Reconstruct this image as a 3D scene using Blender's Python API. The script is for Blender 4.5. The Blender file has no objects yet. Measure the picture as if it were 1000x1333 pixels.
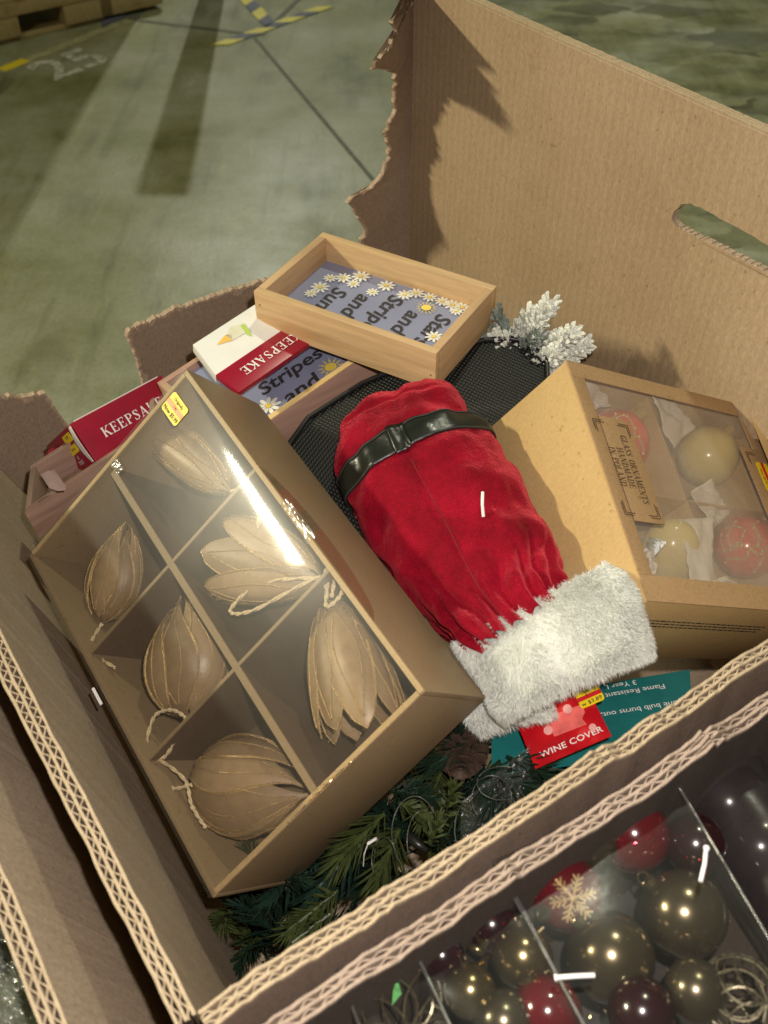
import bpy, bmesh, math, random
import numpy as np
from mathutils import Vector, noise
from mathutils.geometry import tessellate_polygon
random.seed(7)
S = bpy.context.scene
COL = S.collection
V3 = Vector

# ------------------------------------------------------------------ camera
CAMH = 1.5
F = 1310.0
TH = math.radians(44)
CT, ST = math.cos(TH), math.sin(TH)
cam = bpy.data.objects.new("camera", bpy.data.cameras.new("camera"))
COL.objects.link(cam)
cam.location = (0, 0, CAMH)
cam.rotation_euler = (math.radians(90) - TH, 0, 0)
cam.data.sensor_fit = 'VERTICAL'
cam.data.sensor_height = 36.0
cam.data.lens = 36.0 * F / 1333.0
cam.data.clip_start = 0.02
cam.data.clip_end = 100
cam.data.dof.use_dof = True
cam.data.dof.focus_distance = 0.76
cam.data.dof.aperture_fstop = 11.0
S.camera = cam

# ------------------------------------------------------------------ world and lamps
w = bpy.data.worlds.new("World")
S.world = w
w.use_nodes = True
w.node_tree.nodes["Background"].inputs[0].default_value = (0.88, 0.86, 0.60, 1)
w.node_tree.nodes["Background"].inputs[1].default_value = 0.062
S.view_settings.view_transform = 'Standard'
S.view_settings.look = 'None'
S.view_settings.exposure = 0
S.view_settings.gamma = 1
S.cycles.use_denoising = True
S.cycles.max_bounces = 8
S.cycles.transparent_max_bounces = 16
S.cycles.caustics_reflective = False
S.cycles.caustics_refractive = False


def lamp(name, kind, loc, target, power, color, **kw):
    d = bpy.data.lights.new(name, kind)
    d.energy = power
    d.color = color
    for k, v in kw.items():
        setattr(d, k, v)
    o = bpy.data.objects.new(name, d)
    COL.objects.link(o)
    o.location = loc
    q = (V3(target) - V3(loc)).to_track_quat('-Z', 'Y')
    o.rotation_euler = q.to_euler()
    return o


# one strong warehouse tube lamp from the left, an overhead bay lamp, a far bay lamp, the phone's own torch
KD = V3((-0.86, -0.03, 0.51)).normalized()
KC = V3((0, .55, 1.0))
key = lamp("key_lamp", 'AREA', KC + KD * 2.7, KC, 52, (1.0, 0.92, 0.66), shape='RECTANGLE', size=.42, size_y=.08)
lamp("bay_lamp", 'AREA', (.84, 2.66, 5.4), (0.2, 1.2, .8), 74, (.97, .98, .74), shape='RECTANGLE', size=.12, size_y=.20)
lamp("far_bay_lamp", 'SPOT', (-.95, 9.0, 5.2), (0.4, 3.7, 0), 640, (.95, .98, .88), spot_size=math.radians(31), spot_blend=.35, shadow_soft_size=.035)
lamp("phone_torch", 'SPOT', (.026, .028, CAMH + .030), (.03, .50, .93), 18, (1.0, .90, .85), spot_size=math.radians(100), spot_blend=.8, shadow_soft_size=.006)


# ------------------------------------------------------------------ pixel rays (where the photograph's points stand in the place)
def ray(px, py):
    x = (px - 500) / F
    v = (667 - py) / F
    return V3((x, v * ST + CT, v * CT - ST))


def P(px, py, t):                     # point at depth t metres in front of the camera
    return ray(px, py) * t + V3((0, 0, CAMH))


def H(px, py, h):                     # point h metres below the camera
    d = ray(px, py)
    return d * (h / -d.z) + V3((0, 0, CAMH))


def PL(px, py, o, n):                 # point on the plane through o with normal n
    d = ray(px, py)
    c = V3((0, 0, CAMH))
    return c + d * ((o - c).dot(n) / d.dot(n))


def Wd(x, y, z):
    return V3((x, y, z + CAMH))


# ------------------------------------------------------------------ materials
def nt(name):
    m = bpy.data.materials.new(name)
    m.use_nodes = True
    t = m.node_tree
    return m, t.nodes, t.links, t.nodes["Principled BSDF"]


def ramp(N, L, fac, stops):
    r = N.new("ShaderNodeValToRGB")
    e = r.color_ramp.elements
    while len(e) > 1:
        e.remove(e[-1])
    e[0].position, e[0].color = stops[0][0], (*stops[0][1], 1)
    for p, c in stops[1:]:
        k = e.new(p)
        k.color = (*c, 1)
    L.new(fac, r.inputs[0])
    return r.outputs[0]


def coords(N, L, scale=(1, 1, 1), rot=(0, 0, 0)):
    tc = N.new("ShaderNodeTexCoord")
    mp = N.new("ShaderNodeMapping")
    mp.inputs["Scale"].default_value = scale
    mp.inputs["Rotation"].default_value = rot
    L.new(tc.outputs["Object"], mp.inputs[0])
    return mp.outputs[0]


def noi(N, L, co, scale, detail=3, rough=.55):
    n = N.new("ShaderNodeTexNoise")
    n.inputs["Scale"].default_value = scale
    n.inputs["Detail"].default_value = detail
    n.inputs["Roughness"].default_value = rough
    L.new(co, n.inputs["Vector"])
    return n.outputs["Fac"]


def bump(N, L, b, h, strength, dist):
    k = N.new("ShaderNodeBump")
    k.inputs["Strength"].default_value = strength
    k.inputs["Distance"].default_value = dist
    L.new(h, k.inputs["Height"])
    L.new(k.outputs[0], b.inputs["Normal"])
    return k


def mix(N, L, fac, a, b, mode='MIX'):
    m = N.new("ShaderNodeMix")
    m.data_type = 'RGBA'
    m.blend_type = mode
    if isinstance(fac, float):
        m.inputs[0].default_value = fac
    else:
        L.new(fac, m.inputs[0])
    for i, v in ((6, a), (7, b)):
        if isinstance(v, tuple):
            m.inputs[i].default_value = (*v, 1)
        else:
            L.new(v, m.inputs[i])
    return m.outputs[2]


def plain(name, c, rough=.6, metal=0, var=.12, scale=60, bmp=0.0, spec=.5, coat=0):
    m, N, L, b = nt(name)
    co = coords(N, L)
    f = noi(N, L, co, scale)
    lo = tuple(x * (1 - var) for x in c)
    hi = tuple(min(1, x * (1 + var)) for x in c)
    L.new(ramp(N, L, f, [(.3, lo), (.7, hi)]), b.inputs["Base Color"])
    b.inputs["Roughness"].default_value = rough
    b.inputs["Metallic"].default_value = metal
    b.inputs["Specular IOR Level"].default_value = spec
    b.inputs["Coat Weight"].default_value = coat
    if bmp:
        bump(N, L, b, noi(N, L, co, scale * 6), .5, bmp)
    return m


def kraft(name, c, flute=None, rough=.85, fib=1.0):
    m, N, L, b = nt(name)
    co = coords(N, L)
    f1 = noi(N, L, coords(N, L, (1, 1, .45)), 520, 3, .7)
    f2 = noi(N, L, co, 9, 4)
    lo = tuple(x * (1 - .20 * fib) for x in c)
    hi = tuple(x * (1 + .17 * fib) for x in c)
    col = ramp(N, L, f1, [(.32, lo), (.68, hi)])
    col = mix(N, L, 1.0, col, ramp(N, L, f2, [(.3, (.86, .84, .80)), (.7, (1.0, 1.0, 1.0))]), 'MULTIPLY')
    f3 = noi(N, L, co, 190, 2, .5)
    col = mix(N, L, 1.0, col, ramp(N, L, f3, [(.24, (.72, .68, .62)), (.33, (1, 1, 1)), (.74, (1, 1, 1)), (.8, (1.16, 1.15, 1.12))]), 'MULTIPLY')
    sc_ = noi(N, L, coords(N, L, (1, .12, .5), (.3, .2, .7)), 60, 4, .7)
    col = mix(N, L, 1.0, col, ramp(N, L, sc_, [(.26, (.86, .84, .80)), (.36, (1, 1, 1)), (.68, (1, 1, 1)), (.76, (1.14, 1.13, 1.11))]), 'MULTIPLY')
    b.inputs["Roughness"].default_value = rough
    b.inputs["Specular IOR Level"].default_value = .25
    h = f1
    if flute:
        wv = N.new("ShaderNodeTexWave")
        wv.wave_type = 'BANDS'
        wv.bands_direction = 'X'
        wv.inputs["Scale"].default_value = 33
        wv.inputs["Distortion"].default_value = .5
        mp = coords(N, L, (1, 1, 1), (0, 0, -flute))
        L.new(mp, wv.inputs["Vector"])
        ad = N.new("ShaderNodeMath")
        ad.operation = 'MULTIPLY_ADD'
        ad.inputs[1].default_value = .9
        L.new(wv.outputs["Fac"], ad.inputs[0])
        L.new(f1, ad.inputs[2])
        h = ad.outputs[0]
        col = mix(N, L, 1.0, col, ramp(N, L, wv.outputs["Fac"], [(.0, (.955, .95, .945)), (1, (1.02, 1.02, 1.02))]), 'MULTIPLY')
    L.new(col, b.inputs["Base Color"])
    bump(N, L, b, h, .22, .0006)
    return m


def wood(name, c, axis, pink=0.0):
    m, N, L, b = nt(name)
    # grain runs along axis: rotate so that axis becomes X and squeeze X
    ang = math.atan2(axis.y, axis.x)
    tc = N.new("ShaderNodeTexCoord")
    r1 = N.new("ShaderNodeMapping")
    r1.vector_type = 'TEXTURE'
    r1.inputs["Rotation"].default_value = (0, 0, ang)
    L.new(tc.outputs["Object"], r1.inputs[0])
    mp = N.new("ShaderNodeMapping")
    mp.inputs["Scale"].default_value = (.09, 1, 1)
    L.new(r1.outputs[0], mp.inputs[0])
    co = mp.outputs[0]
    f1 = noi(N, L, co, 160, 5, .6)
    f2 = noi(N, L, co, 38, 3, .5)
    d = tuple(x * .80 for x in c)
    e = tuple(min(1, x * 1.14) for x in c)
    col = ramp(N, L, f1, [(.3, d), (.7, e)])
    col = mix(N, L, 1.0, col, ramp(N, L, f2, [(.32, (.80, .70, .60)), (.46, (1, 1, 1)), (.75, (1.03, 1.02, 1))]), 'MULTIPLY')
    L.new(col, b.inputs["Base Color"])
    b.inputs["Roughness"].default_value = .55
    bump(N, L, b, f1, .3, .0004)
    return m


def film(name, tint=(1, 1, 1), refl=.07, rough=.06, glow=.03, glow_rough=.33, haze=.02, bumps=.0006, bscale=25, hazecol=(.8, .8, .75)):
    m, N, L, b = nt(name)
    out = N["Material Output"]
    N.remove(b)
    tr = N.new("ShaderNodeBsdfTransparent")
    tr.inputs[0].default_value = (*tint, 1)
    co = coords(N, L)
    h = noi(N, L, co, bscale, 4)
    bp = N.new("ShaderNodeBump")
    bp.inputs["Strength"].default_value = .6
    bp.inputs["Distance"].default_value = bumps
    L.new(h, bp.inputs["Height"])
    ge = N.new("ShaderNodeNewGeometry")
    dt = N.new("ShaderNodeVectorMath")
    dt.operation = 'DOT_PRODUCT'
    L.new(ge.outputs["Normal"], dt.inputs[0])
    L.new(ge.outputs["Incoming"], dt.inputs[1])
    ab = N.new("ShaderNodeMath")
    ab.operation = 'ABSOLUTE'
    L.new(dt.outputs["Value"], ab.inputs[0])
    om = N.new("ShaderNodeMath")
    om.operation = 'SUBTRACT'
    om.inputs[0].default_value = 1
    om.use_clamp = True
    L.new(ab.outputs[0], om.inputs[1])
    fr = N.new("ShaderNodeMath")
    fr.operation = 'POWER'
    fr.inputs[1].default_value = 5
    L.new(om.outputs[0], fr.inputs[0])
    g1 = N.new("ShaderNodeBsdfGlossy")
    g1.inputs["Roughness"].default_value = rough
    g2 = N.new("ShaderNodeBsdfGlossy")
    g2.inputs["Roughness"].default_value = glow_rough
    df = N.new("ShaderNodeBsdfDiffuse")
    df.inputs[0].default_value = (*hazecol, 1)
    L.new(bp.outputs[0], g1.inputs["Normal"])
    L.new(bp.outputs[0], g2.inputs["Normal"])
    mf = N.new("ShaderNodeMath")
    mf.operation = 'MULTIPLY_ADD'
    mf.inputs[1].default_value = .8
    mf.inputs[2].default_value = refl + .035
    L.new(fr.outputs[0], mf.inputs[0])
    a = N.new("ShaderNodeMixShader")
    L.new(mf.outputs[0], a.inputs[0])
    L.new(tr.outputs[0], a.inputs[1])
    L.new(g1.outputs[0], a.inputs[2])
    c = N.new("ShaderNodeMixShader")
    c.inputs[0].default_value = glow
    L.new(a.outputs[0], c.inputs[1])
    L.new(g2.outputs[0], c.inputs[2])
    d = N.new("ShaderNodeMixShader")
    # dusty haze in patches
    hz = N.new("ShaderNodeMath")
    hz.operation = 'MULTIPLY'
    hz.inputs[1].default_value = haze * 2
    L.new(noi(N, L, co, 14, 4, .7), hz.inputs[0])
    L.new(hz.outputs[0], d.inputs[0])
    L.new(c.outputs[0], d.inputs[1])
    L.new(df.outputs[0], d.inputs[2])
    L.new(d.outputs[0], out.inputs[0])
    return m


AZ = math.radians(34)
E1 = V3((math.cos(AZ), math.sin(AZ), 0))      # along the front wall, away to the right
E2 = V3((-math.sin(AZ), math.cos(AZ), 0))     # along the left wall, away to the left
UP = V3((0, 0, 1))

M = {}
M['kraft_in'] = kraft('kraft_liner', (.41, .30, .18), flute=math.radians(34 + 90), fib=.75)
M['kraft_plain'] = kraft('kraft_plain_liner', (.40, .315, .22))
M['kraft_dark'] = kraft('kraft_worn_liner', (.35, .265, .19))
M['flute'] = kraft('flute_paper', (.45, .36, .235), fib=.7)
M['flute_pale'] = kraft('flute_pale_paper', (.37, .29, .225), fib=.7)
M['flute_shade'] = kraft('shaded_flute_kraft', (.17, .115, .085), fib=.6)  # kraft darkened to paint the shade between the flutes
M['dark_face'] = kraft('dark_printed_liner', (.075, .058, .046), fib=.8)
M['brown_face'] = kraft('brown_printed_liner', (.21, .155, .12), fib=.8)
M['torn'] = kraft('torn_pulp', (.48, .365, .26), fib=1.6)
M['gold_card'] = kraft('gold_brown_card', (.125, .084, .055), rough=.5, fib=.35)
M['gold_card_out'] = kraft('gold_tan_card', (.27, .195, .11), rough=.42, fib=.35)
M['gold_edge'] = kraft('gold_card_edge', (.50, .36, .18), rough=.5, fib=.5)
M['box_kraft'] = kraft('gift_kraft', (.56, .39, .17), rough=.7, fib=.45)
M['box_kraft_lid'] = kraft('gift_kraft_lid', (.42, .275, .135), rough=.7, fib=.6)
M['white_card'] = plain('white_card', (.80, .80, .74), .5, var=.03)
M['red_card'] = plain('dark_red_card', (.30, .008, .028), .32, var=.08)
M['white_ink'] = plain('white_ink', (.82, .80, .76), .5, var=.02)
M['dark_ink'] = plain('dark_ink', (.035, .03, .03), .6, var=.1)
M['brown_ink'] = plain('brown_ink', (.075, .045, .02), .7, var=.2)
M['yellow'] = plain('yellow_sticker', (.86, .66, .02), .4, var=.04)
M['orange'] = plain('orange_print', (.85, .28, .08), .4, var=.05)
M['red_print'] = plain('red_print', (.62, .02, .03), .4, var=.05)
M['print_blue'] = plain('blue_grey_print', (.245, .265, .385), .5, var=.07, scale=20)
M['petal_white'] = plain('cream_print', (.80, .79, .66), .5, var=.03)
M['sun_yellow'] = plain('sun_yellow_print', (.86, .66, .10), .5, var=.03)
M['teal'] = plain('teal_card', (.012, .15, .145), .45, var=.1)
M['green_print'] = plain('lime_print', (.42, .62, .08), .5)
M['gold_print'] = plain('amber_print', (.85, .52, .10), .5)
M['beige_print'] = plain('beige_print', (.72, .70, .52), .5)
M['plastic_white'] = plain('white_nylon', (.85, .83, .80), .4, var=.02)
M['tissue'] = plain('white_tissue', (.86, .83, .78), .75, var=.07, scale=30, bmp=.0008)
M['twine'] = plain('jute_twine', (.62, .50, .31), .9, var=.25, scale=500, bmp=.0006)
M['petal'] = plain('champagne_petal', (.33, .23, .125), .38, var=.10, scale=160, bmp=.0003)
M['petal_deep'] = plain('deep_champagne_petal', (.25, .17, .09), .42, var=.10, scale=160, bmp=.0004)
M['glitter'] = plain('gold_glitter', (.85, .62, .33), .22, 1, var=.3, scale=300)
M['copper_line'] = plain('copper_glitter_edge', (.60, .42, .20), .34, .65, var=.55, scale=1400, bmp=.0012)


# ------------------------------------------------------------------ mesh container
class MB:
    def __init__(s):
        s.v, s.f = [], []

    def add(s, vs, fs):
        k = len(s.v)
        s.v += [V3(p) for p in vs]
        s.f += [tuple(i + k for i in f) for f in fs]
        return s

    def quad(s, a, b, c, d):
        return s.add([a, b, c, d], [(0, 1, 2, 3)])

    def box(s, o, u, v, n):
        o, u, v, n = V3(o), V3(u), V3(v), V3(n)
        p = [o, o + u, o + u + v, o + v]
        p += [q + n for q in p]
        fs = [(0, 3, 2, 1), (4, 5, 6, 7), (0, 1, 5, 4), (1, 2, 6, 5), (2, 3, 7, 6), (3, 0, 4, 7)]
        if u.cross(v).dot(n) < 0:
            fs = [f[::-1] for f in fs]
        return s.add(p, fs)

    def prism(s, pts, n):               # closed outline given thickness n
        pts = [V3(p) for p in pts]
        n = V3(n)
        k = len(pts)
        tr = tessellate_polygon([pts])
        nn = sum(((pts[b] - pts[a]).cross(pts[c] - pts[a]) for a, b, c in tr), V3((0, 0, 0)))
        flip = nn.dot(n) < 0
        s.add(pts + [p + n for p in pts], [tuple(t[::-1]) if not flip else tuple(t) for t in tr] + [tuple(i + k for i in (t if not flip else t[::-1])) for t in tr]
              + [(i, (i + 1) % k, (i + 1) % k + k, i + k) for i in range(k)])
        return s

    def tube(s, path, r, n=6, close=False, taper=None):
        path = [V3(p) for p in path]
        k = len(path)
        prev = None
        rings = []
        for i, p in enumerate(path):
            a = path[(i - 1) % k] if (i > 0 or close) else p
            b = path[(i + 1) % k] if (i < k - 1 or close) else p
            d = (b - a)
            d = d.normalized() if d.length > 1e-9 else V3((0, 0, 1))
            if prev is None:
                x = d.orthogonal().normalized()
            else:
                x = (prev - d * prev.dot(d))
                x = x.normalized() if x.length > 1e-6 else d.orthogonal().normalized()
            prev = x
            y = d.cross(x)
            rr = r(i / (k - 1)) if callable(r) else r
            rings.append([p + (x * math.cos(2 * math.pi * j / n) + y * math.sin(2 * math.pi * j / n)) * rr for j in range(n)])
        vs = [q for g in rings for q in g]
        fs = []
        for i in range(k if close else k - 1):
            i2 = (i + 1) % k
            for j in range(n):
                j2 = (j + 1) % n
                fs.append((i * n + j, i * n + j2, i2 * n + j2, i2 * n + j))
        if not close:
            fs.append(tuple(range(n))[::-1])
            fs.append(tuple((k - 1) * n + j for j in range(n)))
        return s.add(vs, fs)

    def grid(s, fn, nu, nv, closeu=False):
        vs = [fn(i / nu, j / nv) for i in range(nu + (0 if closeu else 1)) for j in range(nv + 1)]
        fs = []
        for i in range(nu):
            i2 = (i + 1) % nu if closeu else i + 1
            for j in range(nv):
                fs.append((i * (nv + 1) + j, i2 * (nv + 1) + j, i2 * (nv + 1) + j + 1, i * (nv + 1) + j + 1))
        return s.add(vs, fs)

    def sphere(s, c, r, nu=32, nv=20, ax=(1, 1, 1)):
        c = V3(c)
        return s.grid(lambda a, b: c + V3((math.cos(2 * math.pi * a) * math.sin(math.pi * b) * ax[0], math.sin(2 * math.pi * a) * math.sin(math.pi * b) * ax[1], -math.cos(math.pi * b) * ax[2])) * r, nu, nv, True)

    def build(s, name, mat, parent=None, bevel=0, smooth=False, solid=0, kind=None, label=None, root=None):
        base = V3(root) if root is not None else (V3(parent['_loc']) if parent else V3((0, 0, 0)))
        me = bpy.data.meshes.new(name)
        me.from_pydata([p - base for p in s.v], [], s.f)
        if bevel or solid or smooth:
            bm = bmesh.new()
            bm.from_mesh(me)
            if smooth:
                bmesh.ops.remove_doubles(bm, verts=bm.verts, dist=1e-6)
            if solid:
                bmesh.ops.solidify(bm, geom=bm.faces[:], thickness=solid)
            if bevel:
                bmesh.ops.recalc_face_normals(bm, faces=bm.faces)
                ed = [e for e in bm.edges if len(e.link_faces) == 2 and e.calc_face_angle(0) > .6]
                bmesh.ops.bevel(bm, geom=ed, offset=bevel, segments=2, affect='EDGES', profile=.6, clamp_overlap=True)
            bm.to_mesh(me)
            bm.free()
        me.validate()
        if smooth or bevel:
            me.shade_smooth()
            if bevel and not smooth:
                me.set_sharp_from_angle(angle=math.radians(40))
        me.materials.append(mat)
        o = bpy.data.objects.new(name, me)
        COL.objects.link(o)
        if parent:
            o.parent = parent
            o['_loc'] = parent['_loc']
        else:
            o.location = base
            o['_loc'] = tuple(base)
        if kind:
            o['kind'] = kind
        if label:
            o['label'] = label
        return o


def thing(name, label, cat, loc, group=None):
    o = bpy.data.objects.new(name, None)
    o.empty_display_size = .02
    COL.objects.link(o)
    o.location = loc
    o['_loc'] = tuple(loc)
    o['label'] = label
    o['category'] = cat
    if group:
        o['group'] = group
    return o


def tag(o, label, cat, group=None):
    o['label'] = label
    o['category'] = cat
    if group:
        o['group'] = group
    return o


# ------------------------------------------------------------------ lettering
def text(name, body, o, u, v, size, mat, parent, align='CENTER', shear=0, bold=0, lift=.0004, space=1.0, squeeze=1.0):
    """flat print: x runs along u, letter tops along v"""
    cu = bpy.data.curves.new('lettering', 'FONT')
    cu.body = body
    cu.size = 1
    cu.align_x = align
    cu.align_y = 'CENTER'
    cu.shear = shear
    cu.offset = bold
    cu.space_character = space
    cu.resolution_u = 3
    ob = bpy.data.objects.new('lettering', cu)
    COL.objects.link(ob)
    dg = bpy.context.evaluated_depsgraph_get()
    me = bpy.data.meshes.new_from_object(ob.evaluated_get(dg))
    u, v = V3(u).normalized(), V3(v).normalized()
    n = u.cross(v)
    mb = MB()
    mb.add([V3(o) + u * (p.co.x * size * squeeze) + v * (p.co.y * size) + n * lift for p in me.vertices], [tuple(p.vertices) for p in me.polygons])
    bpy.data.objects.remove(ob)
    bpy.data.curves.remove(cu)
    bpy.data.meshes.remove(me)
    return mb.build(name, mat, parent, kind=None)


T_, B_ = .17, .07
GL = {
    'K': (.86, [(.15, 0, .15, 1, T_), (.2, .44, .72, 1, B_), (.36, .58, .74, 0, T_), (0, .03, .3, .03, B_), (0, .97, .3, .97, B_), (.56, .97, .86, .97, B_), (.58, .03, .9, .03, B_)]),
    'E': (.76, [(.17, 0, .17, 1, T_), (0, .03, .7, .03, B_), (0, .97, .67, .97, B_), (.17, .52, .5, .52, B_), (.68, 0, .68, .25, B_), (.65, .78, .65, 1, B_), (.5, .4, .5, .64, B_)]),
    'P': (.74, [(.17, 0, .17, 1, T_), (0, .03, .36, .03, B_), (0, .97, .45, .97, B_), (.45, .97, .62, .87, .1), (.62, .87, .64, .63, T_), (.62, .66, .45, .5, .1), (.17, .49, .47, .49, B_)]),
    'R': (.84, [(.17, 0, .17, 1, T_), (0, .03, .36, .03, B_), (0, .97, .45, .97, B_), (.45, .97, .62, .87, .1), (.62, .87, .62, .66, T_), (.62, .66, .45, .5, .1), (.17, .49, .47, .49, B_), (.4, .5, .72, 0, T_), (.6, .03, .9, .03, B_)]),
    'S': (.66, [(.58, .72, .58, .98, B_), (.56, .86, .4, .97, B_), (.42, .97, .2, .93, B_), (.2, .95, .1, .75, .13), (.1, .78, .32, .55, T_), (.3, .56, .54, .36, T_), (.54, .4, .52, .14, .13), (.54, .17, .36, .02, B_), (.38, .03, .18, .04, B_), (.2, .03, .06, .15, B_), (.06, .02, .06, .3, B_)]),
    'A': (.86, [(.1, 0, .42, 1, B_), (.40, 1, .74, 0, T_), (.22, .34, .62, .34, B_), (0, .03, .24, .03, B_), (.56, .03, .9, .03, B_)]),
    'G': (.84, [(.68, .7, .68, .98, B_), (.66, .84, .48, .97, B_), (.5, .97, .27, .93, .1), (.28, .93, .12, .68, T_), (.12, .7, .12, .3, T_), (.12, .32, .28, .07, T_), (.27, .06, .5, .03, .1), (.5, .03, .68, .1, .1), (.68, 0, .68, .42, T_), (.52, .42, .84, .42, B_)]),
    'L': (.7, [(.17, 0, .17, 1, T_), (0, .03, .64, .03, B_), (0, .97, .36, .97, B_), (.63, 0, .63, .28, B_)]),
    'O': (.86, [(.43, .97, .24, .9, B_), (.25, .92, .12, .68, T_), (.12, .7, .12, .3, T_), (.12, .32, .25, .08, T_), (.24, .1, .43, .03, B_), (.43, .03, .62, .1, B_), (.61, .08, .74, .32, T_), (.74, .3, .74, .7, T_), (.74, .68, .61, .92, T_), (.62, .9, .43, .97, B_)]),
    'N': (.9, [(.17, 0, .17, 1, B_), (.14, 1, .74, 0, T_), (.74, 0, .74, 1, B_), (0, .03, .32, .03, B_), (0, .97, .22, .97, B_), (.58, .97, .9, .97, B_)]),
    'M': (1.06, [(.17, 0, .17, 1, B_), (.17, 1, .5, .05, T_), (.5, .05, .84, 1, B_), (.86, 0, .86, 1, T_), (0, .03, .32, .03, B_), (0, .97, .22, .97, B_), (.8, .97, 1.04, .97, B_), (.7, .03, 1.04, .03, B_)]),
    'T': (.8, [(.4, 0, .4, 1, T_), (.04, .97, .76, .97, B_), (.05, .74, .05, 1, B_), (.75, .74, .75, 1, B_), (.22, .03, .58, .03, B_)]),
    'H': (.92, [(.17, 0, .17, 1, T_), (.74, 0, .74, 1, T_), (.17, .5, .74, .5, B_), (0, .03, .34, .03, B_), (0, .97, .34, .97, B_), (.57, .03, .92, .03, B_), (.57, .97, .92, .97, B_)]),
    'D': (.86, [(.17, 0, .17, 1, T_), (0, .03, .45, .03, B_), (0, .97, .45, .97, B_), (.44, .97, .66, .85, .1), (.66, .86, .74, .5, T_), (.74, .5, .66, .14, T_), (.66, .15, .44, .03, .1)]),
    'I': (.42, [(.2, 0, .2, 1, T_), (.02, .03, .38, .03, B_), (.02, .97, .38, .97, B_)]),
    ' ': (.5, []),
}


def serif(name, body, o, u, v, size, mat, parent, track=.14, lift=.0004, squeeze=1.0, center=True):
    u, v = V3(u).normalized(), V3(v).normalized()
    n = u.cross(v)
    tot = sum(GL[c][0] + track for c in body) - track
    x = -tot / 2 if center else 0
    mb = MB()
    k = 0
    for c in body:
        wd, st = GL[c]
        for (x0, y0, x1, y1, t) in st:
            d = V3((x1 - x0, y1 - y0, 0)).normalized()
            q = V3((-d.y, d.x, 0)) * t / 2
            z = lift + (k % 7) * .00002
            k += 1
            pts = [(x0 + q.x, y0 + q.y), (x0 - q.x, y0 - q.y), (x1 - q.x, y1 - q.y), (x1 + q.x, y1 + q.y)]
            mb.add([V3(o) + u * ((px + x) * size * squeeze) + v * ((py - .5) * size) + n * z for px, py in pts], [(0, 1, 2, 3)])
        x += wd + track
    return mb.build(name, mat, parent)


class Fr:                                # a local frame: p(x,y,z) -> world
    def __init__(s, o, a, b, n):
        s.o, s.a, s.b, s.n = V3(o), V3(a).normalized(), V3(b).normalized(), V3(n).normalized()

    def p(s, x, y, z=0):
        return s.o + s.a * x + s.b * y + s.n * z

    def box(s, mb, x, y, z, dx, dy, dz):
        mb.box(s.p(x, y, z), s.a * dx, s.b * dy, s.n * dz)
        return mb


def rrect(fr, cx, cy, w_, h_, r, z, n=4):
    pts = []
    for (sx, sy, a0) in ((1, 1, 0), (-1, 1, 90), (-1, -1, 180), (1, -1, 270)):
        for k in range(n + 1):
            a = math.radians(a0 + 90 * k / n)
            pts.append(fr.p(cx + sx * (w_ / 2 - r) + r * math.cos(a), cy + sy * (h_ / 2 - r) + r * math.sin(a), z))
    return pts


def sticker(parent, fr, cx, cy, w_, h_, stripe, lines, name='price_sticker', z=.0005):
    """yellow rounded sticker in frame fr: x is the reading direction, y the letter tops; a coloured stripe and two text lines"""
    mb = MB()
    mb.prism(rrect(fr, cx, cy, w_, h_, min(w_, h_) * .14, z), fr.n * .0003)
    o = mb.build(name, M['yellow'], parent)
    s = MB()
    fr.box(s, cx - w_ * .497, cy - h_ * .10, z + .0004, w_ * .994, h_ * .24, .0001)
    so = s.build('stripe', stripe, o)
    for (tx, ty, sz, body) in lines:
        text('lettering', body, fr.p(cx + tx * w_, cy + ty * h_, z + .0005), fr.a, fr.b, sz * h_, M['dark_ink'], o, lift=.0001, bold=.01)
    return o


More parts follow.
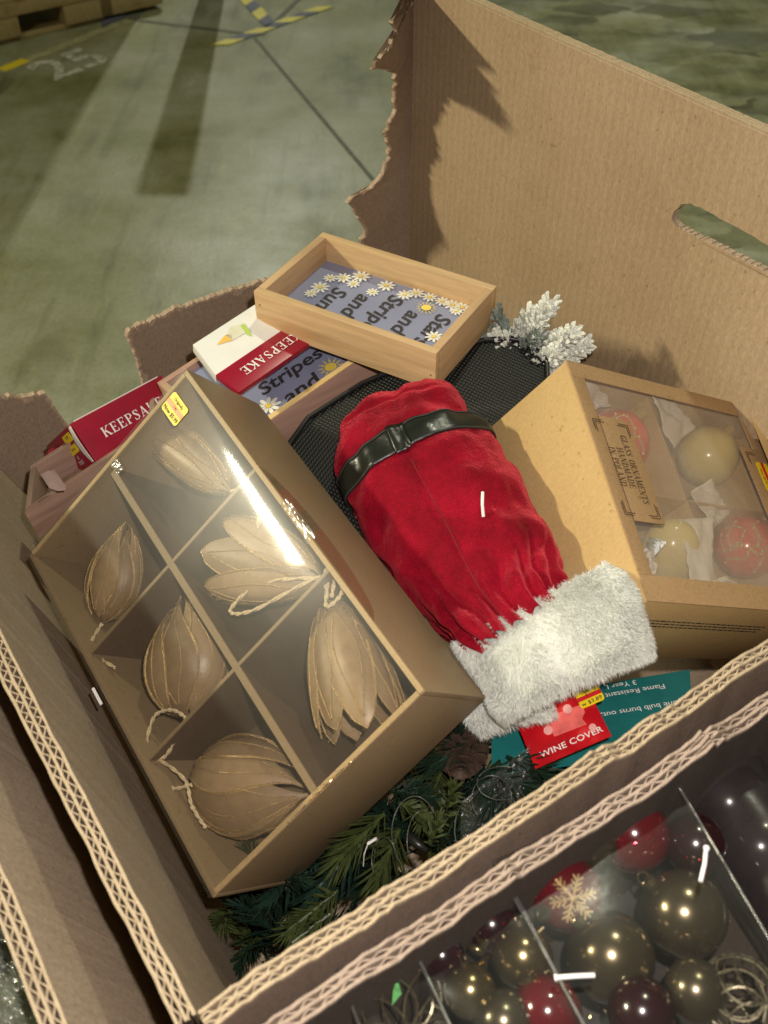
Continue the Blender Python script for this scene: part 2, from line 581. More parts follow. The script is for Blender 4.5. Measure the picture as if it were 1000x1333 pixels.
# ================================================================== SETTING: warehouse floor
def floor_material():
    m, N, L, b = nt('worn_concrete')
    co = coords(N, L)
    f1 = noi(N, L, co, 2.1, 9, .64)
    f2 = noi(N, L, coords(N, L, (1, .35, 1), (0, 0, .5)), 5.0, 6, .6)
    f3 = noi(N, L, co, 90, 3)
    c = ramp(N, L, f1, [(.30, (.145, .15, .055)), (.42, (.225, .225, .105)), (.52, (.285, .285, .17)), (.62, (.35, .35, .245)), (.72, (.47, .47, .38))])
    c = mix(N, L, 1.0, c, ramp(N, L, f2, [(.30, (.62, .62, .60)), (.46, (.95, .95, .95)), (.62, (1, 1, 1)), (.76, (1.25, 1.25, 1.2))]), 'MULTIPLY')
    c = mix(N, L, 1.0, c, ramp(N, L, f3, [(.28, (.80, .80, .80)), (.45, (1, 1, 1)), (.72, (1.12, 1.12, 1.10))]), 'MULTIPLY')
    vo = N.new("ShaderNodeTexVoronoi")
    vo.inputs["Scale"].default_value = 34
    L.new(co, vo.inputs["Vector"])
    c = mix(N, L, 1.0, c, ramp(N, L, vo.outputs["Distance"], [(.0, (.72, .7, .66)), (.07, (1, 1, 1))]), 'MULTIPLY')
    # blocky scuffs towards the right-hand side
    sep = N.new("ShaderNodeSeparateXYZ")
    L.new(co, sep.inputs[0])
    f4 = noi(N, L, coords(N, L, (1, 2.2, 1), (0, 0, .9)), 3.2, 5, .65)
    wn = N.new("ShaderNodeTexNoise")
    wn.inputs["Scale"].default_value = 6
    L.new(co, wn.inputs["Vector"])
    wa = N.new("ShaderNodeVectorMath")
    wa.operation = 'MULTIPLY_ADD'
    wa.inputs[1].default_value = (.22, .22, 0)
    L.new(wn.outputs["Color"], wa.inputs[0])
    L.new(coords(N, L, (1.0, 1.9, 1), (0, 0, .62)), wa.inputs[2])
    vb = N.new("ShaderNodeTexVoronoi")
    vb.distance = 'CHEBYCHEV'
    vb.inputs["Scale"].default_value = 3.6
    L.new(wa.outputs[0], vb.inputs["Vector"])
    sp = N.new("ShaderNodeSeparateColor")
    L.new(vb.outputs["Color"], sp.inputs[0])
    blocks = ramp(N, L, sp.outputs[0], [(.0, (.52, .53, .53)), (.2, (.66, .67, .67)), (.34, (1.0, 1.0, 1.0)), (.72, (1.08, 1.08, 1.08)), (.9, (1.3, 1.3, 1.38))])
    streak = noi(N, L, coords(N, L, (1, .08, 1), (0, 0, -.35)), 16, 4, .6)
    c = mix(N, L, 1.0, c, ramp(N, L, streak, [(.33, (.80, .81, .76)), (.45, (1, 1, 1)), (.62, (1, 1, 1)), (.74, (1.22, 1.22, 1.2))]), 'MULTIPLY')
    dark = ramp(N, L, f4, [(.34, (.60, .60, .60)), (.44, (.92, .92, .92)), (.56, (1.05, 1.05, 1.05)), (.72, (1.35, 1.35, 1.4))])
    mr = N.new("ShaderNodeMapRange")
    mr.inputs[1].default_value = -.1
    mr.inputs[2].default_value = .9
    L.new(sep.outputs[0], mr.inputs[0])
    c = mix(N, L, mr.outputs[0], c, mix(N, L, 1.0, mix(N, L, 1.0, c, dark, 'MULTIPLY'), blocks, 'MULTIPLY'))
    L.new(c, b.inputs["Base Color"])
    L.new(ramp(N, L, f1, [(.3, (.50,) * 3), (.7, (.30,) * 3)]), b.inputs["Roughness"])
    b.inputs["Specular IOR Level"].default_value = .4
    bump(N, L, b, f3, .3, .002)
    return m


mb = MB()
mb.quad((-30, -12, 0), (30, -12, 0), (30, 40, 0), (-30, 40, 0))
floor = mb.build('floor', floor_material())
floor['kind'] = 'structure'
M['joint'] = plain('joint_filler', (.12, .122, .085), .8, var=.2, scale=30)


def floor_strip(px0, px1, wid, mat, name, parent=None, z=.004, ext=0):
    a, b = H(*px0, CAMH), H(*px1, CAMH)
    d = (b - a).normalized()
    s = d.cross(UP) * wid / 2
    a, b = a - d * ext, b + d * ext
    m_ = MB()
    m_.prism([a + s + UP * .0005, b + s + UP * .0005, b - s + UP * .0005, a - s + UP * .0005], UP * z)
    return m_.build(name, mat, parent)


floor_strip((330, 48), (480, 228), .014, M['joint'], 'floor_joint', floor, .0015, .05)
floor_strip((176, 27), (340, 47), .026, M['joint'], 'floor_joint', floor, .0012, .0)
floor_strip((340, 47), (420, -30), .022, M['joint'], 'floor_joint', floor, .0017, .0)
floor_strip((172, 27), (195, -8), .05, M['joint'], 'floor_joint', floor, .0021, .0)
# painted bay number, an arm of worn yellow line, hazard tape
M['floor_paint'] = plain('worn_white_floor_paint', (.50, .50, .37), .7, var=.55, scale=34)
M['line_paint'] = plain('worn_line_paint', (.32, .31, .16), .7, var=.4, scale=16)
fo = H(93, 84, CAMH)
ux = (H(128, 74, CAMH) - H(58, 98, CAMH)).normalized()
o = text('painted_number', '25', fo, ux, UP.cross(ux), .30, M['floor_paint'], None, lift=.002, bold=.018, squeeze=1.0)
tag(o, 'pale bay number 25 painted on the concrete floor', 'floor number')
o = floor_strip((-40, 108), (172, 26), .055, M['line_paint'], 'painted_floor_line', None, .0012)
tag(o, 'worn yellowish line painted on the floor between pallet and number', 'floor line')
o = floor_strip((2, 92), (34, 79), .05, M['yellow'], 'yellow_tape', None, .002)
tag(o, 'short bright yellow tape scrap on the worn floor line', 'tape')
M['tape_yellow'] = plain('tape_yellow', (.62, .53, .06), .5, var=.15, scale=20)
M['tape_black'] = plain('tape_black', (.075, .075, .10), .5, var=.2, scale=20)


def hazard(px0, px1, wid, n, label):
    a, b = H(*px0, CAMH), H(*px1, CAMH)
    d = (b - a).normalized()
    s = d.cross(UP) * wid / 2
    L_ = (b - a).length
    r = thing('hazard_tape', label, 'tape', a, 'strips of hazard tape')
    for i in range(n):
        p0, p1 = a + d * (L_ * i / n), a + d * (L_ * (i + 1) / n)
        sk = d * (wid * .5)
        q = MB()
        q.prism([p0 + s + sk + UP * .003, p1 + s + sk + UP * .003, p1 - s - sk + UP * .003, p0 - s - sk + UP * .003], UP * .0012)
        q.build('tape_block', M['tape_yellow' if i % 2 == 0 else 'tape_black'], r)


hazard((286, 60), (424, 10), .055, 7, 'long strip of black and yellow hazard tape on the concrete floor')
hazard((317, -4), (352, 34), .06, 4, 'short strip of hazard tape meeting the longer strip at an angle')

# pallet at the upper left, with a wrapped pale load on it
PW = wood('pallet_wood', (.36, .27, .12), V3((1, .25, 0)))
pa = H(-30, 68, CAMH)
pb = H(134, 30, CAMH)
pd = (pb - pa).normalized()
pn = UP.cross(pd)
pal = thing('wooden_pallet', 'wooden pallet with a dark fork opening, on floor near number 25', 'pallet', pa)
Lp = (pb - pa).length
for i, (x0, x1) in enumerate(((0, .20), (.40, .62), (.86, Lp))):
    q = MB()
    q.box(pa + pd * x0 + UP * .02, pd * (x1 - x0), pn * .1, UP * .08)
    q.build('block', PW, pal, bevel=.004)
for k in range(2):
    q = MB()
    q.box(pa - pd * .02 + pn * (.02 + k * .55) + UP * .001, pd * (Lp + .04), pn * .1, UP * .019)
    q.build('bottom_board', PW, pal, bevel=.003)
q = MB()
q.box(pa - pd * .02 - pn * .004 + UP * .101, pd * (Lp + .04), pn * .03, UP * .05)
q.build('stringer_board', PW, pal, bevel=.003)
for k in range(6):
    q = MB()
    q.box(pa + pd * .0 + pn * (.0 + k * .135) + UP * .152, pd * Lp, pn * .115, UP * .02)
    q.build('deck_board', PW, pal, bevel=.003)
M['wrap'] = film('pallet_wrap', (.85, .95, .85), .12, .25, .1, .4, .35, .004, 9, (.62, .74, .58))
q = MB()
rnd = random.Random(3)
q.grid(lambda a, b: pa + pd * (Lp * (.0 + .97 * a)) + pn * (.02 + .75 * b) + UP * (.176 + .02 * noise.noise(V3((a * 6, b * 5, 1)))), 24, 18)
o = q.build('folded_wrap_sheet', plain('pale_green_sheet', (.40, .47, .33), .6, var=.15, scale=12), None, smooth=True, solid=.003, root=pa + UP * .17)
tag(o, 'pale green wrinkled sheet lying on top of the wooden pallet', 'sheet')
# dark violet board leaning flat beside it
q = MB()
q.prism([H(133, 36, CAMH) + UP * .003, H(160, 27, CAMH) + UP * .003, H(196, -12, CAMH) + UP * .003, H(128, -12, CAMH) + UP * .003], UP * .004)
o = q.build('floor_mat', plain('violet_grey_mat', (.115, .11, .15), .7))
tag(o, 'dark violet grey mat on the floor beside the pallet', 'mat')
q = MB()
wc = H(-14, 126, CAMH)
q.tube([wc + V3((-.02, 0, .055)), wc + V3((.02, 0, .055))], .055, 20)
o = q.build('rubber_wheel', plain('black_rubber', (.015, .015, .014), .6), None, bevel=.006, root=wc)
tag(o, 'small black rubber wheel on the floor below the yellow tape scrap', 'wheel')
# rack post: its foot shows at the top edge, its shadow falls towards us
pb_ = H(276, -6, CAMH)
po = thing('rack_post', 'foot of a dark steel post casting a long shadow on the floor', 'post', pb_)
q = MB()
q.box(pb_ + V3((-.10, 0, 0)), V3((.2, 0, 0)), V3((0, .16, 0)), UP * .012)
q.build('base_plate', plain('dark_steel', (.03, .03, .035), .5), po, bevel=.003)
q = MB()
q.box(pb_ + V3((-.055, .03, .012)), V3((.11, 0, 0)), V3((0, .06, 0)), UP * 1.72)
q.build('column', plain('dark_steel_paint', (.04, .045, .07), .45), po, bevel=.006)
# unseen tall block, added beyond the frame to shade the left of the floor
q = MB()
ld = V3((-2.60, 5.45, 0))
q.box(ld, V3((1.55, 0, 0)), V3((0, .9, 0)), UP * 2.6)
o = q.build('shadow_block', M['kraft_dark'], None, bevel=.01, root=ld)
tag(o, 'tall unseen block beyond the pallet, added to shade the floor', 'carton stack')

# ================================================================== the two nested cartons
RIM = .44
c0 = V3((-.0774, .1566, 0))
L1, L2 = .58, .67
ZR = CAMH - RIM
ZB = CAMH - .80
TB = .0095                                # board thickness


def board_edge(parent, A, B, ztop, thick_dir, name='wall', drop=.34, jag=.002, seed=0, mat=None, fmat=None, period=.0078, top_fn=None, label=None, A2=None, B2=None, face=None):
    """double-wall corrugated board from A to B: three liners, two fluted layers, cut open along the top"""
    A, B = V3(A), V3(B)
    d = (B - A)
    Ln = d.length
    d.normalize()
    n = V3(thick_dir).normalized()
    A2 = V3(A2) if A2 else A
    B2 = V3(B2) if B2 else B

    def base(s):
        return A2.lerp(B2, s / Ln)

    def top(s, k=0):
        z = ztop + (top_fn(s) if top_fn else 0)
        z += jag * noise.noise(V3((s * 38, seed * 3.1 + k * .35, 0))) + jag * .55 * noise.noise(V3((s * 160, seed + k, 3)))
        return z

    def wob(s):
        return n * (.0013 * noise.noise(V3((s * 14, seed, 9))) + .0006 * noise.noise(V3((s * 70, seed, 5))))
    lt = TB * .125

    def tk(s):
        return 1 + .16 * noise.noise(V3((s * 11, seed * 2.3, 21))) + .10 * noise.noise(V3((s * 46, seed, 22)))
    gap = (TB - 3 * lt) / 2
    ns = int(Ln / .004)
    wall, faceb = MB(), MB()
    offs = [0, lt + gap, 2 * (lt + gap)]
    for k, of0 in enumerate(offs):
        g = []
        for i in range(ns + 1):
            s = Ln * i / ns
            of = of0 * tk(s)
            p = A + d * s + wob(s)
            z = top(s, k)
            l2 = lt * (1 + .35 * noise.noise(V3((s * 90, k * 7 + seed, 2))))
            bs = base(s)
            g.append([V3((bs.x, bs.y, z - drop)) + n * of, V3((p.x, p.y, z - .004)) + n * of, V3((p.x, p.y, z)) + n * (of + .0002), V3((p.x, p.y, z)) + n * (of + l2 - .0002), V3((p.x, p.y, z - .004)) + n * (of + lt), V3((bs.x, bs.y, z - drop)) + n * (of + lt)])
        (wall if k < 2 or face is None else faceb).grid(lambda a, b: g[round(a * ns)][round(b * 5)], ns, 5)
    wo = wall.build(name, mat or M['kraft_plain'], parent, label=label)
    if face is not None:
        faceb.build('outer_liner', face, wo)
    # pale cut rim of the liners
    cap = MB()
    for k, of0 in enumerate(offs):
        g = []
        for i in range(ns + 1):
            s = Ln * i / ns
            of = of0 * tk(s)
            p = A + d * s + wob(s)
            z = top(s, k)
            l2 = lt * (1.12 + .4 * noise.noise(V3((s * 90, k * 7 + seed, 2))))
            g.append([V3((p.x, p.y, z - .0014)) + n * (of - .00025), V3((p.x, p.y, z + .0004)) + n * (of - .00015), V3((p.x, p.y, z + .0004)) + n * (of + l2), V3((p.x, p.y, z - .0014)) + n * (of + l2 + .0001)])
        cap.grid(lambda a, b: g[round(a * ns)][round(b * 3)], ns, 3)
    cap.build('liner_edge', fmat or M['flute'], wo, kind='stuff')
    fl, ft_ = MB(), MB()
    ft = .00085
    for k in range(2):
        z0 = offs[k] + lt
        nf = int(Ln / .0008)
        ph = seed * 1.7 + k * 2.1
        g = []
        for i in range(nf + 1):
            s = Ln * i / nf
            x = (s / period + .34 * noise.noise(V3((s * 22, seed + k, 7)))) % 1.0
            tri = 1 - abs(2 * ((x + ph) % 1.0) - 1)
            tri = .5 - .5 * math.cos(math.pi * (tri * .75 + .125 + .0)) if True else tri
            tri = (tri - .038) / .924
            p = A + d * s + wob(s)
            z = top(s, k + .5) - .0008
            a_ = (offs[k] * tk(s) + lt) + (gap * tk(s) + lt * (tk(s) - 1) - ft) * min(max(tri, 0), 1)
            g.append([V3((p.x, p.y, z - .035)) + n * a_, V3((p.x, p.y, z - .0007)) + n * a_, V3((p.x, p.y, z)) + n * a_, V3((p.x, p.y, z)) + n * (a_ + ft), V3((p.x, p.y, z - .0007)) + n * (a_ + ft), V3((p.x, p.y, z - .035)) + n * (a_ + ft)])
        fl.grid(lambda a, b: g[round(a * nf)][round(b)], nf, 1)
        fl.grid(lambda a, b: g[round(a * nf)][round(b) + 4], nf, 1)
        ft_.grid(lambda a, b: g[round(a * nf)][round(b * 3) + 1], nf, 3)
    fl.build('corrugated_flute', M['flute_shade'], wo, kind='stuff')
    ft_.build('flute_edge', fmat or M['flute'], wo, kind='stuff')
    return wo


def torn_bit(parent, pts, mat, thick=.0012, seed=0, name='torn_flap', curl=.004):
    """a ragged scrap of liner: outline points, roughened"""
    out = []
    k = len(pts)
    for i in range(k):
        a, b = V3(pts[i]), V3(pts[(i + 1) % k])
        m_ = max(2, int((b - a).length / .003))
        for j in range(m_):
            p = a.lerp(b, j / m_)
            r = V3((noise.noise(p * 300 + V3((seed, 0, 0))), noise.noise(p * 300 + V3((0, seed, 5))), noise.noise(p * 300 + V3((0, 9, seed)))))
            out.append(p + r * .0012)
    n = (V3(pts[1]) - V3(pts[0])).cross(V3(pts[2]) - V3(pts[0])).normalized()
    if n.z < 0:
        n = -n
    q = MB()
    q.prism(out, n * thick)
    return q.build(name, mat, parent)


def crush(s, spots):
    z = 0
    for (px, py, wd, hgt) in spots:
        s_ = (H(px, py, RIM) - c0).dot(E1)
        d = (s - s_) / wd
        if abs(d) < 2.4:
            z += hgt * math.exp(-d * d) * (.55 + .9 * noise.noise(V3((s * 210, px, 0))))
    return z


car = thing('torn_carton', 'large brown corrugated carton with torn walls, holding the holiday goods', 'carton', Wd(c0.x, c0.y, -.80))
cf = V3((c0.x, c0.y, 0))
# front wall: cut low, flutes showing
wf = board_edge(car, cf, cf + E1 * L1, ZR, -E2, drop=.35, seed=1, jag=.0035, top_fn=lambda s: crush(s, ((760, 985, .012, .007), (800, 895, .012, .004), (505, 1155, .011, .006), (345, 1245, .02, .005))), mat=M['kraft_dark'], fmat=M['flute'], face=M['brown_face'], label='low front wall cut open along its corrugated top edge')
# left wall
Lc_top = cf + E2 * L2
wl = board_edge(car, cf - E1 * .001, Lc_top, ZR, -E1, drop=.35, seed=2, jag=.003, mat=M['kraft_plain'], fmat=M['flute'], A2=cf + E1 * .045, B2=V3((-.32, .75, 0)), label='left wall cut low with open flutes')
# torn scraps on the cut edges
for (pts, mt, sd, t) in (
):
    torn_bit(wf, [H(x, y, RIM - .004 + .004 * ((i * 7) % 3)) for i, (x, y) in enumerate(pts)], mt, seed=sd)

# right wall, standing tall, with the hand hole
pw = cf + E1 * L1
RZ = pw + UP * 1.2
rn = -E1


def onR(px, py):
    return PL(px, py, RZ, rn)


Pc = cf + E1 * L1 + E2 * L2
top_l = onR(543, -4)
top_pts = [onR(x, y) for x, y in ((560, -22), (619, 0), (760, 60), (880, 113), (1000, 170))]
dtop = (top_pts[-1] - top_pts[1])
top_r = top_pts[-1] + dtop * .75
hole_px = [(877, 275), (886, 267), (899, 266), (912, 271), (955, 294), (1000, 320), (1045, 344), (1062, 360), (1060, 382), (1045, 384), (1000, 357), (961, 336), (916, 314), (884, 298), (875, 287)]
hole = [onR(*q_) for q_ in hole_px]


def jit(p, k, a=.0007):
    return p + V3((0, 0, a * noise.noise(p * 120 + V3((k, 0, 0)))))


hole2 = []
for i in range(len(hole)):
    a, b = hole[i], hole[(i + 1) % len(hole)]
    for j in range(5):
        p = a.lerp(b, j / 5)
        hole2.append(p + (E2 * noise.noise(p * 200) + UP * noise.noise(p * 200 + V3((3, 3, 3)))) * .0013)
tl = Pc.copy()
tl.z = top_l.z + .012
botl = V3((Pc.x, Pc.y, ZB))
botr = V3((pw.x, pw.y, ZB))
tr_ = V3((pw.x, pw.y, 0))
# top line on the wall plane, continued to the front corner
s0 = (top_pts[1] - tl).length
zslope = (top_pts[-1].z - top_pts[1].z) / (V3((top_pts[-1].x, top_pts[-1].y, 0)) - V3((top_pts[1].x, top_pts[1].y, 0))).length


def topz(s):                           # s metres from far corner
    s1 = (V3((top_pts[1].x, top_pts[1].y, 0)) - V3((Pc.x, Pc.y, 0))).length
    return top_pts[1].z + zslope * (s - s1)


Lr = L2
outl = [botl, botr]
ntop = 120
for i in range(ntop + 1):
    s = Lr * (1 - i / ntop)
    p = Pc - E2 * s
    outl.append(V3((p.x, p.y, topz(s) - .0015 + .001 * noise.noise(V3((s * 90, 0, 0))))))


def holed_sheet(outline, holes, off, n, mat, name, parent):
    q = MB()
    lists = [outline, holes]
    allp = outline + holes
    tr = tessellate_polygon(lists)
    q.add([p + n * off for p in allp], [tuple(t) for t in tr])
    return q.build(name, mat, parent)


wr = holed_sheet(outl, hole2, 0, rn, M['kraft_in'], 'wall', car)
wr['label'] = 'tall right wall with an oval hand hole'
holed_sheet(outl, hole2, -TB * .75, rn, M['kraft_plain'], 'outer_liner', wr)
# cut top edge: flutes between liners; hand-hole lining
ed = MB()
k = len(outl)
TBr = TB * .75
nf = int(Lr / .001)
g = []
for i in range(nf + 1):
    s = Lr * i / nf
    p = Pc - E2 * s
    g.append((V3((p.x, p.y, topz(s) + .0005 * noise.noise(V3((s * 150, 0, 1))))), s))
for of, wd in ((-.0001, .0013), (TBr * .5 - .0006, .0012), (TBr - .0012, .0014)):
    ed.grid(lambda a, b: g[round(a * nf)][0] + E1 * (of + wd * (b if b < .6 else 1) * (1 if b > 0 else 0)) - UP * (.004 if b in (0, 1) else 0) + (E1 * 0), nf, 3)
for k2 in range(2):
    def ff(a, b):
        p, s = g[round(a * nf)]
        x = (s / .008 + k2 * .4) % 1
        tri = 1 - abs(2 * x - 1)
        o_ = .0012 + TBr * .5 * k2 + (TBr * .5 - .0028) * tri
        j = round(b * 3)
        return p + E1 * (o_ + (.0011 if j > 1 else 0)) - UP * (.012 if j in (0, 3) else .0008)
    ed.grid(ff, nf, 3)
ed.build('corrugated_flute', M['flute'], wr, kind='stuff')
hl = MB()
kh = len(hole2)
hl.add(hole2 + [p + E1 * TBr for p in hole2], [(i, (i + 1) % kh, (i + 1) % kh + kh, i + kh) for i in range(kh)])
hl.build('hand_hole_lining', M['torn'], wr)
hm = MB()
for i in range(11 * 5 - 5, 14 * 5 - 4):
    p = hole2[i % kh]
    for kk in range(2):
        hm.box(p + E1 * (.0006 + kk * TBr * .5) - UP * .0006, (hole2[(i + 1) % kh] - p) * .45, E1 * (TBr * .32), UP * .0016)
hm.build('hand_hole_flute', M['torn'], wr, kind='stuff')
# pressed crease and folded hand flap below the hole
fl_pts = [onR(905, 321), onR(916, 316), onR(1000, 360), onR(1045, 386), onR(1045, 560), onR(940, 560), onR(808, 494)]
q = MB()
q.prism([p + rn * (.0002 + .021 * max(0, min(1, (E2.dot(fl_pts[0] - p)) / .10)) * (1 if i_ in (4, 5) else 0)) for i_, p in enumerate(fl_pts)], rn * .0026)
q.build('hand_flap', M['kraft_in'], wr, bevel=.001)
q = MB()
q.tube([fl_pts[0].lerp(fl_pts[6], i / 10) + rn * .0012 + E2 * .0006 * math.sin(i * 2.1) for i in range(11)], .0019, 8)
q.build('pressed_crease', M['kraft_in'], wr, smooth=True)

# far wall: torn low, three ragged stretches
dback = (Pc - V3((-.39, .735, 0)))
dback.z = 0
bn = V3((dback.y, -dback.x, 0)).normalized()        # faces the camera
BO = Pc + UP * 1.0


def onB(px, py):
    return PL(px, py, BO, bn)


def rough_outline(pts, amp=.0032, step=.0022, seed=0):
    o_ = []
    for i in range(len(pts) - 1):
        a, b = pts[i], pts[i + 1]
        m_ = max(1, int((b - a).length / step))
        for j in range(m_):
            p = a.lerp(b, j / m_)
            o_.append(p + (dback.normalized() * noise.noise(p * 170 + V3((seed, 0, 0))) + UP * noise.noise(p * 170 + V3((0, seed, 4))) + UP * .7 * noise.noise(p * 520 + V3((0, seed, 8)))) * amp * (0 if j == 0 else 1))
    o_.append(pts[-1])
    return o_


def torn_wall(pts, close_pts, parent, mat, name, label, seed, th=.0055):
    t_ = rough_outline(pts, seed=seed)
    full = t_ + close_pts
    q = MB()
    q.prism([p - bn * .0003 for p in full], -bn * (th - .0006))
    o_ = q.build(name, mat, parent, label=label)
    # pulp along the torn line: thin ragged liner standing proud on the near side
    e = MB()
    ne = len(t_)
    gi = []
    for i, p in enumerate(t_):
        ii = min(max(i, 1), ne - 2)
        tg = (t_[ii + 1] - t_[ii - 1]).normalized()
        inn = tg.cross(bn)
        ctr = sum(full, V3((0, 0, 0))) / len(full)
        if inn.dot(ctr - p) < 0:
            inn = -inn
        w_ = .0016 + .0085 * max(0, noise.noise(p * 95 + V3((seed, 2, 2)))) + .0016 * noise.noise(p * 420)
        gi.append((p + bn * .0004 - inn * .0006, p + bn * .0005 + inn * w_, p - bn * th - inn * .0009))
    e.grid(lambda a, b: gi[round(a * (ne - 1))][(1, 0, 2)[round(b * 2)]] + V3((0, 0, .0007 * noise.noise(V3((a * 300, b * 5, seed))))), ne - 1, 2)
    e.build('torn_edge', M['torn'], o_)
    return o_


bl = V3((-.33, .75, ZB + .02))
low = ZB + .03


def dropz(p, z):
    return V3((p.x, p.y, z))


pA = [onB(x, y) for x, y in ((-120, 512), (-40, 517), (0, 516), (30, 518), (58, 512), (70, 530), (78, 542), (86, 553), (100, 590), (112, 640))]
wb = torn_wall(pA, [dropz(pA[-1], low), dropz(pA[0], low)], car, M['kraft_dark'], 'wall', 'torn left stretch of the far wall', 11)
pB = [onB(x, y) for x, y in ((196, 545), (186, 492), (178, 466), (166, 440), (170, 430), (200, 416), (224, 405), (260, 393), (296, 381), (320, 374), (344, 367), (420, 352), (470, 345), (500, 345))]
torn_wall(pB, [dropz(pB[-1], low), dropz(pB[0], low)], car, M['kraft_dark'], 'wall', 'torn middle stretch of the far wall with a curved ragged top', 12)
# torn flap at the far corner, curling inwards towards its top


def onC(px, py):
    a = math.radians(6 + 40 * max(0, min(1, (330 - py) / 270)))
    d = -E1 * math.cos(a) - E2 * math.sin(a)
    n = V3((-d.y, d.x, 0))
    return PL(px, py, Pc + UP, n)


pC = [(470, 330), (471, 318), (474, 297), (467, 283), (452, 265), (463, 256), (484, 245), (500, 222), (508, 205), (506, 190), (500, 178), (506, 168), (513, 150), (514, 120), (516, 97), (505, 92), (485, 91), (495, 77), (510, 62), (516, 42), (511, 29), (530, 14), (542, -8)]
ptsC = []
rC = random.Random(5)
for i in range(len(pC) - 1):
    for j in range(4):
        f_ = j / 4
        x = pC[i][0] + (pC[i + 1][0] - pC[i][0]) * f_
        y = pC[i][1] + (pC[i + 1][1] - pC[i][1]) * f_
        if j:
            x += rC.uniform(-2.6, 2.6)
            y += rC.uniform(-1.5, 1.5)
        ptsC.append((x, y))
ptsC.append(pC[-1])
ptsC.sort(key=lambda q_: 0)
q = MB()
gC = []
for (x, y) in ptsC:
    p = onC(x, y)
    cz = V3((Pc.x, Pc.y, p.z))
    gC.append([p] + [p.lerp(cz, k / 6) for k in range(1, 7)])
nC = len(gC) - 1
# rows follow the torn outline; columns run to the corner crease
qn = MB()
qn.grid(lambda a, b: gC[round(a * nC)][round(b * 6)], nC, 6)
qn.grid(lambda a, b: gC[round(a * nC)][round(b * 6)] - bn * .0045 + E1 * .0, nC, 6)
fo_ = qn.build('wall', M['kraft_dark'], car, label='torn far corner flap bent inwards')
q = MB()
q.grid(lambda a, b: gC[round(a * nC)][0] + (V3((.0004, -.0016, .0004)) + (gC[round(a * nC)][1] - gC[round(a * nC)][0]).normalized() * .003 * (1 + .8 * noise.noise(V3((a * 90, 0, 2)))) if b < .4 else (V3((0, 0, 0)) if b < .9 else -bn * .0048)) + V3((0, 0, .0008 * noise.noise(V3((a * 200, b, 1))))), nC, 2)
q.build('torn_edge', M['torn'], fo_)
# base of that corner
q = MB()
pl0 = onB(470, 330)
q.prism([dropz(Pc, onC(525, 330).z + .03), dropz(Pc, ZB), dropz(pl0, ZB), dropz(pl0, onC(471, 325).z)], -bn * .005)
q.build('wall', M['kraft_dark'], car, label='lower far wall below the bent corner flap')
# carton floor
q = MB()
q.prism([V3((cf.x, cf.y, ZB)) + (E1 + E2) * .002, V3((pw.x, pw.y, ZB)), V3((Pc.x, Pc.y, ZB)), V3((Lc_top.x, Lc_top.y, ZB))], UP * .006)
q.build('carton_base', M['kraft_plain'], car)

# outer carton: a larger one around it, left and front walls cut low as well
oc = thing('outer_carton', 'outer brown carton around the torn one, cut open along pale flutes', 'carton', Wd(c0.x - .07, c0.y - .03, -.81))


def top_out(s):
    return 0


oA = H(332, 1337, RIM)
oB = H(1000, 902, RIM)
do = (oB - oA).normalized()
board_edge(oc, oA - do * .10, oB + do * .22, ZR, -E2, drop=.35, seed=5, jag=.0035, top_fn=lambda s: crush(s + (oA - do * .10 - c0).dot(E1), ((905, 962, .013, .009), (640, 1130, .02, .003))), mat=M['kraft_dark'], fmat=M['flute_pale'], face=M['dark_face'], period=.0098, label='outer front wall with pale open flutes')
lA = H(98, 1360, RIM)
lB = H(-6, 1107, RIM)
dl = (lB - lA).normalized()
board_edge(oc, lA - dl * .06, lB + dl * .42, ZR, -E1, drop=.17, A2=lA - dl * .06 + E1 * .05, B2=lB + dl * .42 + E1 * .06, seed=6, jag=.0015, mat=M['kraft_plain'], fmat=M['flute'], period=.0082, label='outer left wall with open flutes')
# red scrap caught between the two walls
for pts_, lab in (([H(470, 1217, .475), H(560, 1166, .463), H(566, 1171, .47), H(476, 1224, .485)], 'dark red paper strip between the two front carton walls, below the garland'), ([H(868, 964, .475), H(918, 922, .462), H(922, 927, .47), H(880, 962, .485)], 'dark red paper point sticking up between front walls beside the torn scrap')):
    q = MB()
    q.prism(pts_, UP * .001)
    tag(q.build('red_paper', M['red_card'], None, root=pts_[0]), lab, 'paper')

# what everything stands on
sp = V3((-.36, -.12, 0))
q = MB()
fp = [cf - E1 * .20 - E2 * .45, cf + E1 * .72 - E2 * .45, cf + E1 * .72 + E2 * .70, cf - E1 * .09 + E2 * .70]
q.prism([V3((p.x, p.y, .02)) for p in fp], UP * (ZB - .03))
o = q.build('goods_bin', plain('dark_bin_board', (.10, .085, .06), .8, var=.3, scale=12), None, bevel=.004, root=V3((0, .4, .02)))
tag(o, 'dark brown bin top under the cartons and ornament packs', 'bin')

#--PART2--
# ================================================================== gold window box of paper ornaments
M['film'] = film('clear_window_film', (.90, .89, .85), .03, .045, .024, .30, .030, .0006, 8, (.50, .44, .35))
gO, ga, gb, gd = Wd(-.1364, .5707, -.4133), V3((.548, -.823, -.151)), V3((-.671, -.325, -.666)), V3((.499, .466, -.73))
GA, GB, GD = .291, .186, .082
G = Fr(gO, ga, gb, gd)
gold = thing('ornament_gift_box', 'shallow gold brown box with clear window over six paper ornaments', 'gift box', G.p(GA / 2, GB / 2, GD))
wt = .0042


def gwall(x, y, dx, dy, label=None):
    q = MB()
    G.box(q, x, y, 0, dx, dy, GD)
    return q.build('side_panel', M['gold_card_out'], gold, bevel=.0009)


